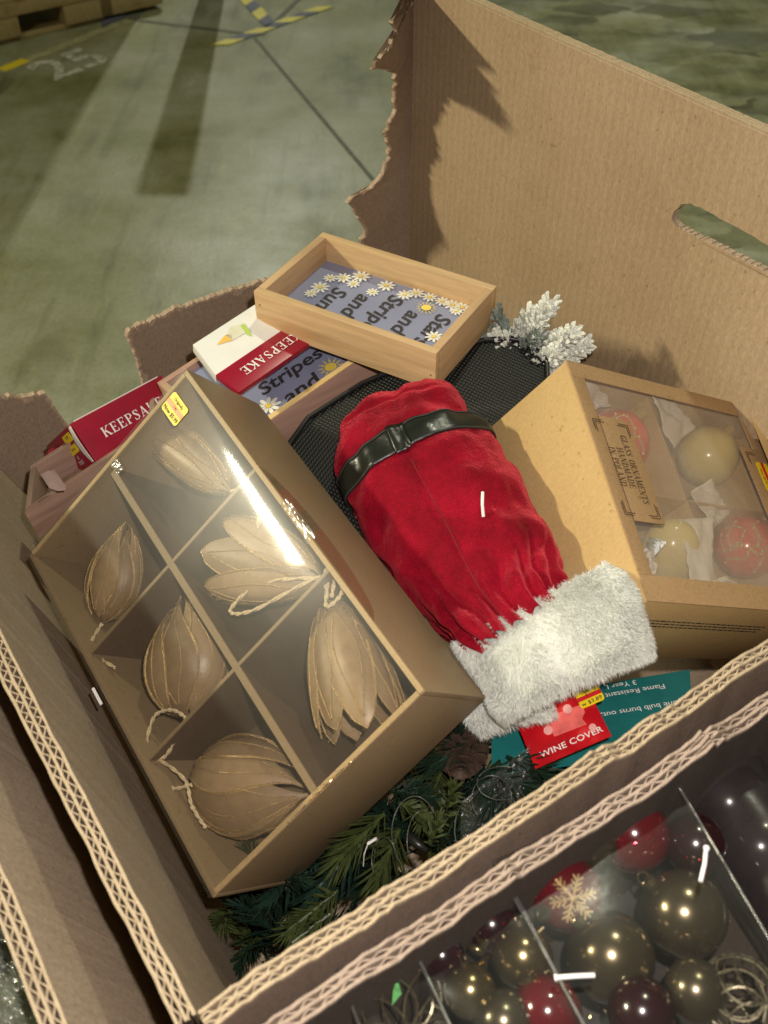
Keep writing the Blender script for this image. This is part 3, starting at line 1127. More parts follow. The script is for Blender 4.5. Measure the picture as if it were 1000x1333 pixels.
gwall(0, 0, GA, wt)
gwall(0, GB - wt, GA, wt)
gwall(0, wt, wt, GB - 2 * wt)
gwall(GA - wt, wt, wt, GB - 2 * wt)
q = MB()
for (x, y, dx, dy) in ((.001, .0006, GA - .002, wt - .001), (.0006, wt, wt - .0012, GB - 2 * wt), (GA - wt + .0006, wt, wt - .0012, GB - 2 * wt)):
    G.box(q, x, y, -.0007, dx, dy, .0014)
q.build('rim_edge', M['gold_edge'], gold, kind='stuff')
q = MB()
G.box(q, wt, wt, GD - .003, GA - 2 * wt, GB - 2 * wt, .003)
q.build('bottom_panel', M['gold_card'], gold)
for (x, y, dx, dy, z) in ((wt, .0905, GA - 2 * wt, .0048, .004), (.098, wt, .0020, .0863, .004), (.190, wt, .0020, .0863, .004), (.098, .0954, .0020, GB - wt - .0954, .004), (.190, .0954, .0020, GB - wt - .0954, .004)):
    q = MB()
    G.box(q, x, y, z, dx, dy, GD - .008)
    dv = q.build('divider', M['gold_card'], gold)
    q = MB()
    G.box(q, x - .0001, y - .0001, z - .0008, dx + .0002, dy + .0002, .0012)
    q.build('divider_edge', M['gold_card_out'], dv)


def bulge(x, y):
    u_, v_ = x / GA, y / GB
    s_ = math.sin(math.pi * min(max(u_, 0), 1)) * math.sin(math.pi * min(max(v_, 0), 1))
    return -.0028 - .0022 * s_ ** .5 + .0004 * noise.noise(V3((x * 14, y * 20, 3))) * s_


q = MB()
q.grid(lambda a, b: G.p(a * GA, b * GB, bulge(a * GA, b * GB)), 40, 28)
q.grid(lambda a, b: G.p(.10 + .14 * a, -.0006 - .001 * math.sin(math.pi * a), -.0024 + b * .022 * (math.sin(math.pi * a) ** .5)), 14, 3)
q.build('window_film', M['film'], gold, smooth=True)
# short tape-like film folds at the rim
M['shine'] = film('tape_film', (.95, .93, .88), .05, .10, .05, .35, .06, .0008, 60, (.8, .7, .5))


def gp(px, py, z=0):                      # a pixel on the lid plane -> (x, y)
    p = PL(px, py, gO + G.n * z, G.n) - gO
    return p.dot(G.a), p.dot(G.b)


for (px, py, l) in ((395, 680, .035), (160, 610, .012)):
    x, y = gp(px, py)
    q = MB()
    q.grid(lambda a, b: G.p(x + l * (a - .5), y + .007 * (b - .5), -.0062 + .0022 * noise.noise(V3((a * 7, b * 5, px)))), 18, 5)
    q.build('film_fold', M['shine'], gold, smooth=True)
# price sticker: reads along the lid's long side
FS = Fr(gO, ga, -gb, -gd)
sx, sy = gp(233, 535)
sticker(gold, FS, sx, -sy, .0215, .0155, M['orange'], [(0, .30, .20, 'Originally'), (0, .02, .16, '7.99'), (0, -.30, .27, 'Now $5.99')], z=-bulge(sx, sy) + .0006)
# small nylon tag end at the left rim
q = MB()
x, y = gp(134, 906)
G.box(q, x - .006, y - .001, -.0065, .014, .0016, .0012)
q.build('nylon_tag_end', M['plastic_white'], gold)
# glitter spilled at the near end of the box
gr_ = random.Random(2)
q = MB()
x0_, y0_ = gp(425, 1035)
for i in range(420):
    t_ = gr_.gauss(0, 1)
    x, y = x0_ + gr_.gauss(0, .004), y0_ + t_ * .011
    x = min(x, GA - .0006)
    r_ = gr_.uniform(.0003, .0007)
    c = G.p(x, y, gr_.uniform(-.0018, -.0008))
    d1 = V3((gr_.gauss(0, 1), gr_.gauss(0, 1), gr_.gauss(0, 1))).normalized() * r_
    d2 = V3((gr_.gauss(0, 1), gr_.gauss(0, 1), gr_.gauss(0, 1))).normalized() * r_
    q.add([c + d1, c + d2, c - d1 - d2], [(0, 1, 2)])
q.build('spilled_glitter', M['glitter'], gold, kind='stuff')


def bud(label, stem, tip, wid, npet, openness, zc, seed, loop=None, rot=0.0, cut=1.0):
    """a paper flower bud: petals round an axis from stem to tip, edged with copper glitter"""
    r_ = random.Random(seed)
    sx_, sy_ = gp(*stem, zc)
    tx_, ty_ = gp(*tip, zc)
    A0, A1 = G.p(sx_, sy_, zc), G.p(tx_, ty_, zc)
    Wm = wid / F * .61 / 2
    ax = (A1 - A0)
    Ln = ax.length
    ax.normalize()
    X = (G.n - ax * G.n.dot(ax)).normalized()
    Y = ax.cross(X)
    root = thing('paper_ornament', label, 'ornament', A0 + G.n * .02, 'champagne paper ornaments in the gold box')
    cap_ = .72
    gl = MB()

    def rad(u):
        closed = math.sin(math.pi * min(1, u) ** .82) ** .75
        op = (u ** .62) * (1.0 + .0 * u)
        return Wm * (closed * (1 - openness) + op * openness)

    for k in range(npet):
        ph = 2 * math.pi * (k + .15 * r_.uniform(-1, 1)) / npet + rot
        half = math.pi / npet * (1.75 if openness < .5 else 1.95)
        dr = (.0012 if k % 2 else 0) + r_.uniform(0, .0006)
        Lk = Ln * r_.uniform(.94, 1.05)

        def pp(a, b):
            u = a
            wdt = math.sin(math.pi * (u ** (.75 + .4 * openness))) ** (.8) if openness < .5 else (min(1, u * 3.2) ** .7) * (max(0, 1 - u) ** .55) * 1.28
            th = ph + half * (2 * b - 1) * (wdt if openness < .5 else wdt * 1.0)
            rr = rad(u) + ((.0036 * (b - .5) + .0012 * math.sin(math.pi * b)) * (.25 + .75 * math.sin(math.pi * u)) if openness < .5 else (dr - .0030 * abs(2 * b - 1) ** 1.2) * math.sin(math.pi * u))
            d = (X * math.cos(th) * cap_ + Y * math.sin(th))
            bendo = openness * u * u * .18 * Wm
            return A0 + ax * (u * Lk) + d * (rr + bendo) + X * 0.0
        q_ = MB()
        q_.grid(pp, 18, 14)
        q_.build('petal', M['petal' if k % 2 else 'petal_deep'], root, smooth=True)
        for b in ((0, 1) if openness >= .5 else (1,)):
            path = [pp(i / 14, b) for i in range(1, 15)]
            gl.tube(path, lambda u: .0005 + .0006 * math.sin(math.pi * min(1, u + .1)), 4)
            for i in range(90):
                a = r_.uniform(.04, 1)
                p = pp(a, b) + V3((r_.gauss(0, 1), r_.gauss(0, 1), r_.gauss(0, 1))) * .0007
                d1 = V3((r_.gauss(0, 1), r_.gauss(0, 1), r_.gauss(0, 1))).normalized() * .0005
                d2 = V3((r_.gauss(0, 1), r_.gauss(0, 1), r_.gauss(0, 1))).normalized() * .0005
                gl.add([p + d1, p + d2, p - d1 - d2], [(0, 1, 2)])
        for sd_ in (.28, .72):                      # veins
            gl.tube([pp(.12 + .8 * i / 10, .5 + (sd_ - .5) * math.sin(math.pi * (.1 + .85 * i / 10))) + (pp(.5, .5) - A0 - ax * (Lk * .5)).normalized() * .0004 for i in range(11)], .00045, 4)
    gl.build('glitter_edging', M['copper_line'], root, kind='stuff')
    q_ = MB()
    for i in range(60):
        a = r_.random()
        p = A0 + ax * (a * Ln) + (X * math.cos(a * 40) * -.72 + Y * math.sin(i * 2.4)) * rad(a)
        d1 = V3((r_.gauss(0, 1), r_.gauss(0, 1), r_.gauss(0, 1))).normalized() * .00045
        d2 = V3((r_.gauss(0, 1), r_.gauss(0, 1), r_.gauss(0, 1))).normalized() * .00045
        q_.add([p + d1, p + d2, p - d1 - d2], [(0, 1, 2)])
    q_.build('sparkle', M['glitter'], root, kind='stuff')
    if loop:
        pts = []
        for (x, y) in loop:
            u_, v_ = gp(x, y, .012)
            pts.append(G.p(u_, v_, .012))
        cr = []
        for i in range(len(pts) - 1):
            p0, p1, p2, p3 = pts[max(i - 1, 0)], pts[i], pts[i + 1], pts[min(i + 2, len(pts) - 1)]
            for j in range(10):
                t = j / 10
                cr.append(.5 * ((2 * p1) + (p2 - p0) * t + (2 * p0 - 5 * p1 + 4 * p2 - p3) * t * t + (3 * p1 - p0 - 3 * p2 + p3) * t ** 3))
        cr.append(pts[-1])
        q_ = MB()
        for s in (0, math.pi):
            tw = []
            for i, p in enumerate(cr):
                d = (cr[min(i + 1, len(cr) - 1)] - cr[max(i - 1, 0)]).normalized()
                x_ = d.cross(G.n).normalized()
                tw.append(p + (x_ * math.cos(i * 1.1 + s) + G.n * math.sin(i * 1.1 + s)) * .0007)
            q_.tube(tw, .00085, 5)
        q_.build('twine_loop', M['twine'], root, smooth=True, kind='stuff')
    return root


bud('slim paper bud ornament in the dark compartment nearest the red keepsake box', (133, 812), (166, 684), 92, 7, .12, .032, 1, [(133, 812), (118, 845), (150, 870)], .3)
bud('round paper bud ornament in the middle compartment beside the left rim', (247, 938), (238, 782), 135, 8, .08, .030, 2, [(245, 938), (225, 925), (200, 935), (190, 985), (215, 985), (236, 945)], .1)
bud('round paper bud ornament lying sideways in the near corner compartment', (250, 1018), (408, 1030), 132, 8, .05, .028, 3, [(250, 1022), (220, 1025), (205, 990), (240, 1015), (250, 1050), (268, 1078)], .2)
bud('open paper flower ornament with a jute bow beside the long rim', (418, 752), (292, 722), 150, 8, .75, .026, 4, [(418, 752), (340, 760), (300, 795), (330, 795), (418, 752), (425, 790), (446, 770), (436, 748), (420, 756)], .0)
bud('open paper flower ornament hanging petals down in the bright near compartment', (428, 778), (474, 950), 140, 8, .72, .030, 5, [(426, 780), (424, 745), (436, 740), (432, 778)], .25)
bud('half hidden paper flower ornament under the window glare near the price sticker', (300, 640), (205, 560), 90, 7, .6, .030, 6, [(300, 640), (330, 640), (336, 690), (318, 690)], .1)

# ================================================================== kraft box of glass ornaments
bO, ba, bb, bd = Wd(.1267, .5775, -.4115), V3((.824, .331, -.46)), V3((.194, -.928, -.32)), V3((-.532, .174, -.828))
BA, BB, BD = .198, .183, .088
K = Fr(bO, ba, bb, bd)
M['haze_film'] = film('matte_window_film', (.88, .85, .78), .06, .22, .05, .4, .28, .0004, 12, (.60, .52, .42))


def make_kraft_box(K, name, label, cat, lid_extra=True):
    kb = thing(name, label, cat, K.p(BA / 2, BB / 2, BD))
    wt = .0016

    def panel(nm, x, y, z, dx, dy, dz, mat):
        q = MB()
        K.box(q, x, y, z, dx, dy, dz)
        return q.build(nm, mat, kb, bevel=.0005)
    panel('side_panel', 0, 0, 0, wt, BB, BD, M['box_kraft'])
    panel('side_panel', BA - wt, 0, 0, wt, BB, BD, M['box_kraft'])
    panel('side_panel', wt, 0, 0, BA - 2 * wt, wt, BD, M['box_kraft'])
    lo = panel('side_panel', wt, BB - wt, 0, BA - 2 * wt, wt, BD, M['box_kraft'])
    panel('bottom_panel', wt, wt, BD - wt, BA - 2 * wt, BB - 2 * wt, wt, M['box_kraft'])
    x0, x1, y0, y1 = .0125, BA - .014, .013, BB - .018
    for (x, y, dx, dy) in ((-.0004, -.0004, BA + .0008, y0), (-.0004, y1, BA + .0008, BB - y1 + .0004), (-.0004, y0 - .0004, x0, y1 - y0 + .0004), (x1, y0 - .0004, BA - x1 + .0004, y1 - y0 + .0004)):
        panel('lid_border', x, y, -.0012, dx, dy, .0012, M['box_kraft_lid'])
    for (x, y, dx, dy) in ((wt, BB * .5 - .0008, BA - 2 * wt, .0014), (BA * .5 - .0008, wt, .0014, BB * .5 - wt - .0012), (BA * .5 - .0008, BB * .5 + .001, .0014, BB * .5 - wt - .002)):
        panel('divider', x, y, .014, dx, dy, BD - .017, M['box_kraft'])
    q = MB()
    q.grid(lambda a, b: K.p(x0 - .002 + (x1 - x0 + .004) * a, y0 - .002 + (y1 - y0 + .004) * b, .0006 + .0004 * noise.noise(V3((a * 4, b * 4, 0)))), 12, 12)
    q.build('window_film', M['haze_film'], kb, smooth=True)
    return kb, lo


kb, lowside = make_kraft_box(K, 'glass_ornament_box', 'kraft box with a hazy window and printed label tab, holding four glass ornaments', 'gift box')


def kp(px, py, z=0):
    p = PL(px, py, bO + K.n * z, K.n) - bO
    return p.dot(K.a), p.dot(K.b)


# label tab over the window
tabc = [kp(*c) for c in ((757, 543), (812, 550), (868, 685), (806, 677))]
ux0 = -.0004
ys0, ys1 = min(tabc[0][1], tabc[1][1]), max(tabc[2][1], tabc[3][1])
ux1 = (tabc[1][0] + tabc[2][0]) / 2
q = MB()
K.box(q, .0128, ys0, -.0018, ux1 - .0128, ys1 - ys0, .0011)
tab = q.build('label_tab', M['box_kraft_lid'], kb, bevel=.0003)
cy = (ys0 + ys1) / 2
tw = ux1 - 0.002
hh = (ys1 - ys0)
for i, (tx, body) in enumerate(((.72, 'GLASS ORNAMENTS'), (.52, 'HANDMADE'), (.32, 'IN POLAND'))):
    serif('lettering', body, K.p(tw * tx + .001, cy, -.0018), K.b, K.a, .0062, M['brown_ink'], tab, track=.10, lift=.0003, squeeze=.66)
# corner brackets
q = MB()
for off in (0, .0016):
    for (cx_, sx_) in ((.0045 + off, 1), (ux1 - .0035 - off, -1)):
        for (cy_, sy_) in ((ys0 + .004 + off, 1), (ys1 - .004 - off, -1)):
            K.box(q, cx_, cy_ - (0 if sy_ > 0 else .009), -.0021, .0006, .009, .0002)
            K.box(q, cx_ + (.0006 if sx_ > 0 else -.009 + .0), cy_, -.0021, .009 - .0006, .0006, .0002)
q.build('printed_bracket', M['brown_ink'], tab, kind='stuff')
# second tab at the far side with a clearance sticker
t2 = [kp(*c) for c in ((961, 583), (1000, 690))]
xs = t2[0][0]
q = MB()
K.box(q, xs, t2[0][1], -.0018, BA - .001 - xs, .075, .0011)
tab2 = q.build('label_tab', M['box_kraft_lid'], kb, bevel=.0003)
q = MB()
for off in (0, .0016):
    K.box(q, xs + .004 + off, t2[0][1] + .004 + off, -.0021, .009, .0006, .0002)
    K.box(q, xs + .004 + off, t2[0][1] + .0046 + off, -.0021, .0006, .009, .0002)
q.build('printed_bracket', M['brown_ink'], tab2, kind='stuff')
FK = Fr(bO, bb, ba, -bd)
sx, sy = kp(993, 622)
sticker(tab2, FK, sy + .001, sx + .0015, .026, .014, M['red_print'], [(0, -.3, .22, 'Now $9.99')], z=.0022)
# faint small print on the lower side
rr = random.Random(8)
q = MB()
LF = Fr(K.p(0, BB, 0), K.a, K.n, K.b)
for row in range(3):
    x = .012
    while x < .15:
        l = rr.uniform(.002, .006)
        LF.box(q, x, .026 + row * .0042, .00005, l, .0016, .00008)
        x += l + .0012
LF.box(q, .006, .0215, .00005, .009, .0007, .00008)
q.build('small_print', M['dark_ink'], lowside, kind='stuff')

M['cream_glass'] = plain('cream_glass', (.80, .68, .27), .22, var=.05, scale=20, coat=.4)
M['red_glass'] = plain('red_glass', (.80, .06, .04), .2, var=.1, scale=25, coat=.6)
M['gold_paint'] = plain('gold_paint', (.62, .47, .18), .5, .3)


def glass_ball(label, px, py, r, t, mat, deco=False, stretch=1.0):
    R = r / F * .66
    c = PL(px, py, bO + K.n * (R * max(1, stretch * .9) + .007), K.n)
    o = thing('glass_ornament', label, 'ornament', c - UP * R, 'glass ornaments in the kraft box')
    q = MB()
    q.sphere(c, R, ax=(1, 1, stretch))
    q.build('globe', mat, o, smooth=True)
    vd = (V3((0, 0, CAMH)) - c).normalized()
    if deco:
        X = vd.orthogonal().normalized()
        Y = vd.cross(X)
        q = MB()
        r2 = random.Random(px)
        for k in range(7):
            a0 = r2.uniform(0, 6.28)
            path = []
            for i in range(9):
                u = .15 + .09 * i
                a = a0 + .7 * math.sin(u * 5 + k)
                dv = (vd * math.sqrt(max(.02, 1 - u * u * .9)) + (X * math.cos(a) + Y * math.sin(a)) * u * .95).normalized()
                path.append(c + dv * R * 1.005)
                if i % 2 == 0:
                    q.sphere(c + (dv + X * .05 * (i % 3 - 1)).normalized() * R * 1.0, R * .055, 8, 6)
            q.tube(path, R * .03, 5)
        q.build('painted_garland', M['gold_paint'], o, kind='stuff')
    ca = c + (K.b * -.3 + UP * .5 + K.a * .7).normalized() * R
    q = MB()
    q.tube([ca, ca + (ca - c).normalized() * R * .3], R * .2, 10)
    q.build('cap', M['gold_paint'], o)
    return o


glass_ball('cream glass ball beside the upper tissue, behind the hazy window', 922, 594, 48, .665, M['cream_glass'])
glass_ball('tall cream glass ornament below the printed label tab', 872, 722, 43, .640, M['cream_glass'], stretch=1.35)
glass_ball('red glass ball half hidden behind the printed label tab', 800, 578, 52, .665, M['red_glass'], True)
glass_ball('red glass ball with gold garland in the lower compartment', 972, 712, 48, .655, M['red_glass'], True)


def tissue(label, pts, seed):
    ps = []
    for (x, y, z) in pts:
        u_, v_ = kp(x, y, z)
        ps.append(K.p(u_, v_, z))
    a, b, c, d = ps
    q = MB()
    q.grid(lambda s, t: a.lerp(b, s).lerp(d.lerp(c, s), t) + K.n * (.005 * noise.noise(V3((s * 2.4, t * 2.4, seed))) + .0018 * noise.noise(V3((s * 9, t * 9, seed)))) + K.a * .003 * noise.noise(V3((s * 3, t * 3, seed + 4))), 14, 14)
    o = q.build('tissue_paper', M['tissue'], None, smooth=True, solid=.0004, root=c)
    tag(o, label, 'tissue paper', 'tissue in the kraft box')


tissue('white tissue in the far corner beside the half hidden red ball', [(758, 492, .012), (793, 494, .012), (794, 532, .03), (765, 536, .03)], 1)
tissue('curved white tissue between the red ball and the upper cream ball', [(848, 517, .006), (878, 522, .010), (906, 555, .02), (876, 585, .03)], 2)
tissue('grey white tissue along the window edge above the cream ball', [(872, 517, .02), (952, 536, .02), (940, 568, .04), (905, 560, .04)], 3)
tissue('pale tissue strip folded between cream ball and red garland ball', [(900, 640, .010), (925, 624, .010), (950, 670, .02), (928, 690, .022)], 4)
tissue('white tissue standing between the tall cream ornament and garland ball', [(884, 676, .008), (928, 674, .010), (932, 765, .012), (902, 765, .012)], 5)
tissue('white tissue tip at the bottom edge under the garland ball', [(925, 758, .006), (950, 750, .006), (978, 768, .008), (935, 772, .008)], 6)
tissue('white tissue sliver beside the tall cream ornament at window edge', [(838, 715, .004), (850, 722, .004), (856, 748, .006), (846, 742, .006)], 7)
# neighbour box at the frame's edge
dK = K.a * (BA + .010) + K.b * (-.010) + K.n * .004
K2 = Fr(bO + dK, ba, bb, bd)
q = MB()
poly = [P(974, 537, .79), P(1006, 500, .83), P(1100, 560, .86), P(1100, 760, .74), P(1010, 625, .755)]
q.prism(poly, V3((.03, .03, -.05)))
o = q.build('kraft_carton_flap', M['box_kraft'], None, bevel=.001, root=P(1010, 640, .75))
tag(o, 'bright kraft box corner wedged between the window box and tall wall', 'box')

# ================================================================== wooden frames with printed panels
WT1 = V3((-.24, .16, 0))


def daisy(mbw, mby, fr, x, y, r, z, seed, mat=None):
    r2 = random.Random(seed)
    n = 9
    a0 = r2.uniform(0, 1)
    for k in range(n):
        a = a0 + 2 * math.pi * k / n
        d = (math.cos(a), math.sin(a))
        e = (-d[1], d[0])
        pts = []
        for i in range(8):
            b = 2 * math.pi * i / 8
            rr_ = r * .62 + r * .40 * math.cos(b)
            ww = r * .17 * math.sin(b)
            pts.append(fr.p(x + d[0] * rr_ + e[0] * ww, y + d[1] * rr_ + e[1] * ww, z + k * .00002))
        mbw.add(pts, [tuple(range(8))])
    pts = [fr.p(x + r * .24 * math.cos(i * .785), y + r * .24 * math.sin(i * .785), z + .0003) for i in range(8)]
    mby.add(pts, [tuple(range(8))])


def wood_frame(fr, la, lb, hgt, name, label, woodmat, deep=.012, inner=.0072):
    """open shadow-box frame; fr.o is a top corner, x along la, y along lb, n up"""
    t = thing(name, label, 'wooden frame', fr.p(la / 2, lb / 2, -hgt))
    for (x, y, dx, dy) in ((0, 0, la, inner), (0, lb - inner, la, inner), (0, inner, inner, lb - 2 * inner), (la - inner, inner, inner, lb - 2 * inner)):
        q = MB()
        fr.box(q, x, y, -hgt, dx, dy, hgt)
        q.build('side_board', woodmat[0] if dx > dy else woodmat[1], t, bevel=.0007)
    q = MB()
    fr.box(q, inner, inner, -hgt + .002, la - 2 * inner, lb - 2 * inner, hgt - deep - .002)
    bp = q.build('printed_panel', M['print_blue'], t)
    return t, bp


def print_text(parent, fr, lines, z):
    """lines: (body, x, y, size); letters read along fr.a with tops along fr.b"""
    for body, x, y, sz in lines:
        text('lettering', body, fr.p(x, y, z), fr.a, fr.b, sz, M['dark_ink'], parent, shear=.22, bold=.022, lift=.0004, squeeze=1.12)


# top frame
A_ = P(568, 461, .76)
xl = (P(330, 379, .820) - A_)
yl = (P(649, 373, .822) - A_)
yl = yl - xl.normalized() * yl.dot(xl.normalized())
n_ = yl.cross(xl).normalized()
LA, LB = xl.length, yl.length
T1 = Fr(A_, xl, yl, n_)
w1 = [wood('pine_frame_long', (.58, .395, .20), xl), wood('pine_frame_short', (.53, .355, .185), yl)]
t1, p1 = wood_frame(T1, LA, LB, .036, 'shadow_box_tray', 'pale pine shadow box frame lying on top, daisy print upside down inside', w1, deep=.0230)
# reading frame: reading direction = -y, tops = -x
R1 = Fr(T1.p(0, 0, -.023), -T1.b, -T1.a, T1.n)


def r1(px, py):
    p = PL(px, py, R1.o, R1.n) - R1.o
    return p.dot(R1.a), p.dot(R1.b)


xm = -LB / 2 - .004
lines = []
for body, (px, py) in (('Stars', (563, 430)), ('and', (529, 420)), ('Stripes', (494, 411)), ('and', (464, 398)), ('Sun', (432, 389))):
    x, y = r1(px, py)
    lines.append((body, x, y, .0205))
print_text(p1, R1, lines, 0)
mw, my = MB(), MB()
for i, (px, py) in enumerate(((485, 382), (503, 374), (527, 386), (460, 371), (417, 376), (447, 364), (577, 393), (594, 407), (602, 402), (542, 383), (430, 364), (470, 362), (565, 440), (560, 388), (405, 384), (590, 398))):
    x, y = r1(px, py)
    x = min(max(x, -LB + .013), -.013)
    daisy(mw, my, R1, x, y, .0070 * (.84 + .06 * (i * 5 % 7)), .0010 + .0002 * (i % 3), i)
mw.build('printed_daisies', M['petal_white'], p1, kind='stuff')
my.build('daisy_centres', M['sun_yellow'], p1, kind='stuff')
mw, my = MB(), MB()
x, y = r1(555, 403)
for k in range(14):
    a = 2 * math.pi * k / 14
    d = (math.cos(a), math.sin(a))
    mw.add([R1.p(x + d[0] * .0055 - d[1] * .0005, y + d[1] * .0055 + d[0] * .0005, .0016), R1.p(x + d[0] * .0055 + d[1] * .0005, y + d[1] * .0055 - d[0] * .0005, .0016), R1.p(x + d[0] * .0095, y + d[1] * .0095, .0016)], [(0, 1, 2)])
mw.add([R1.p(x + .0042 * math.cos(i * .4), y + .0042 * math.sin(i * .4), .0017) for i in range(16)], [tuple(range(16))])
mw.build('printed_sun', M['sun_yellow'], p1, kind='stuff')
for (fx, fz) in ((.004, -.022), (LA - .005, -.012)):
    q = MB()
    q.tube([T1.p(fx, -.0002, fz), T1.p(fx, .001, fz)], .0007, 8)
    q.build('nail_hole', M['dark_ink'], t1)

# second frame, half under the first
C2 = V3((0, 0, CAMH))
Q0 = V3((-.121, .606, -.515)) + C2
x2 = (P(470, 467, .835) - Q0).normalized()
y2 = V3((-.47, .88, 0))
y2 = (y2 - x2 * y2.dot(x2)).normalized()
n2 = x2.cross(y2)
T2 = Fr(Q0, x2, y2, n2)
w2 = [wood('frame_pink_cast_long', (.42, .255, .185), x2), wood('frame_pink_cast_short', (.50, .335, .20), y2)]  # pink cast of the flash in shade, put into the wood colour
t2_, p2 = wood_frame(T2, .175, .118, .031, 'shadow_box_tray', 'wood frame under the pine one, tinted by pink flash light, Stripes and lettering showing', w2, deep=.006, inner=.0062)
q = MB()
T2.box(q, .0006, .0006, -.0001, .1488, .0052, .0007)
q.build('pale_rim', wood('pale_rim_wood', (.66, .47, .20), x2), t2_)


def r2(px, py):
    p = PL(px, py, T2.p(0, 0, -.006), T2.n) - T2.p(0, 0, -.006)
    return p.dot(T2.a), p.dot(T2.b)


R2 = Fr(T2.p(0, 0, -.006), x2, y2, n2)
xa, ya = r2(385, 508)
xb, yb = r2(377, 489)
print_text(p2, R2, [('and', xa + .003, ya - .003, .022), ('Stripes', xb + .002, yb + .003, .021)], 0)
mw, my = MB(), MB()
x, y = r2(350, 530)
daisy(mw, my, R2, x, y, .011, .001, 3)
mw.build('printed_daisies', M['petal_white'], p2, kind='stuff')
my.build('daisy_centres', M['sun_yellow'], p2, kind='stuff')
mw = MB()
x, y = r2(431, 480)
for k in range(12):
    a = 2 * math.pi * k / 12
    d = (math.cos(a), math.sin(a))
    mw.add([R2.p(x + d[0] * .0062 - d[1] * .0009, y + d[1] * .0062 + d[0] * .0009, .0016), R2.p(x + d[0] * .0062 + d[1] * .0009, y + d[1] * .0062 - d[0] * .0009, .0016), R2.p(x + d[0] * .0125, y + d[1] * .0125, .0016)], [(0, 1, 2)])
mw.add([R2.p(x + .0052 * math.cos(i * .4), y + .0052 * math.sin(i * .4), .0017) for i in range(16)], [tuple(range(16))])
mw.build('printed_sun', M['sun_yellow'], p2, kind='stuff')

# third frame at the far left, mostly under the gold box
K0 = P(32, 668, .80)
x3 = (P(110, 616, .825) - K0).normalized()
y3 = (P(38, 620, .835) - K0).normalized()
T3 = Fr(K0, x3, y3, x3.cross(y3))
w3 = [wood('rose_cedar_long', (.33, .21, .155), x3), wood('rose_cedar_short', (.28, .19, .135), y3)]
_, p3 = wood_frame(T3, .13, .062, .030, 'shadow_box_tray', 'rose brown wood frame in the left corner under the red keepsake box', w3, deep=.026, inner=.0055)
p3.data.materials[0] = w3[1]

# keepsake boxes
k1O, k1a, k1b, k1d = V3((-.2616, .6558, -.5304)) + C2, V3((.642, .765, -.056)), V3((.522, -.49, -.699)), V3((-.562, .419, -.713))
KA, KB_, KD_ = .098, .038, .070
KF = Fr(k1O, k1a, k1b, k1d)
kk = thing('keepsake_box', 'dark red keepsake box with yellow price stickers on its end', 'ornament box', KF.p(KA / 2, KB_, KD_), 'keepsake boxes')
q = MB()
KF.box(q, 0, 0, 0, KA, KB_, KD_)
body1 = q.build('carton_body', M['red_card'], kk, bevel=.0006)
serif('lettering', 'KEEPSAKE', KF.p(.052, KB_ * .52, 0), k1a, -k1b, .0088, M['white_ink'], body1, track=.16)
# white inner flap edge between spine and end
q = MB()
q.grid(lambda a, b: KF.p(-.0012 - .0009 * math.sin(math.pi * a), .0015 + (KB_ - .003) * a, .0004 + .0075 * b * (.25 + .75 * math.sin(math.pi * (.15 + .8 * a)))), 12, 3)
q.build('white_flap', M['white_card'], kk, solid=.0004)
q = MB()
KF.box(q, .004, -.0008, .0006, KA - .008, .0008, .0016)
q.build('pale_edge', M['white_card'], kk)
# end face: x along depth, y along b
EF = Fr(k1O, -k1d, -k1b, -k1a)
for (u_, v_) in ((-.019, -.008), (-.021, -.0185)):
    sticker(kk, EF, u_, v_, .017, .0078, M['yellow'], [(0, .05, .5, '9.99' if v_ > -.01 else 'Now')], z=.0013)
text('lettering', '$\n7000', EF.p(-.024, -.0285, .0004), EF.a, EF.b, .0052, M['white_ink'], body1)
# tucked end tab
q = MB()
KF.box(q, -.010, .006, KD_ * .72, .010, KB_ * .75, .012)
q.build('end_tab', M['red_card'], kk, bevel=.001)
q = MB()
q.prism([P(52, 618, .80), P(62, 613, .80), P(77, 634, .79), P(76, 640, .785), P(64, 636, .785)], V3((.004, .004, -.003)))
o = q.build('paper_scrap', plain('pink_paper', (.34, .23, .20), .7), None, bevel=.0005)
tag(o, 'pale pink paper scrap in the corner beside red keepsake box', 'paper')

ka = P(281, 489, .80)
va = (P(355, 439, .83) - ka) * 1.75
vr = (P(324, 522, .785) - ka) * .70
vw = P(251, 449, .815) - ka
kw = thing('keepsake_box', 'white and dark red keepsake box lying in the frame, lettering upside down', 'ornament box', ka + V3((.03, .04, -.02)), 'keepsake boxes')
q = MB()
q.box(ka, va, vw, (vw.cross(va)).normalized() * -.009 if (vw.cross(va)).z > 0 else (vw.cross(va)).normalized() * .009)
fw = q.build('white_front', M['white_card'], kw, bevel=.0005)
nr = va.cross(vr)
nr = nr.normalized() * (1 if nr.z > 0 else -1)
q = MB()
q.box(ka + nr * .0006 - va * .002, va * 1.004, vr, -nr * .005)
fr_ = q.build('red_spine', M['red_card'], kw, bevel=.0005)
# upside-down lettering: reads towards -va, tops towards +vr
uu = -va.normalized()
vv = (vr - uu * vr.dot(uu)).normalized()
cc = ka + nr * .0006 + (P(352, 476, .80) - ka) - nr * (P(352, 476, .80) - ka).dot(nr)
serif('lettering', 'KEEPSAKE', ka + nr * .0008 + va * .44 + vr * .50, uu, vv, .0085, M['white_ink'], fr_, track=.16)
# printed ornament on the white front (a drop with a green bow)
nw = va.cross(vw)
nw = nw.normalized() * (1 if nw.z > 0 else -1)
WF = Fr(ka, va, vw, nw)


def wf_(px, py):
    p = PL(px, py, ka, nw) - ka
    b2 = (vw - va.normalized() * vw.dot(va.normalized())).normalized()
    return ka + va.normalized() * p.dot(va.normalized()) + b2 * p.dot(b2) + nw * .0005


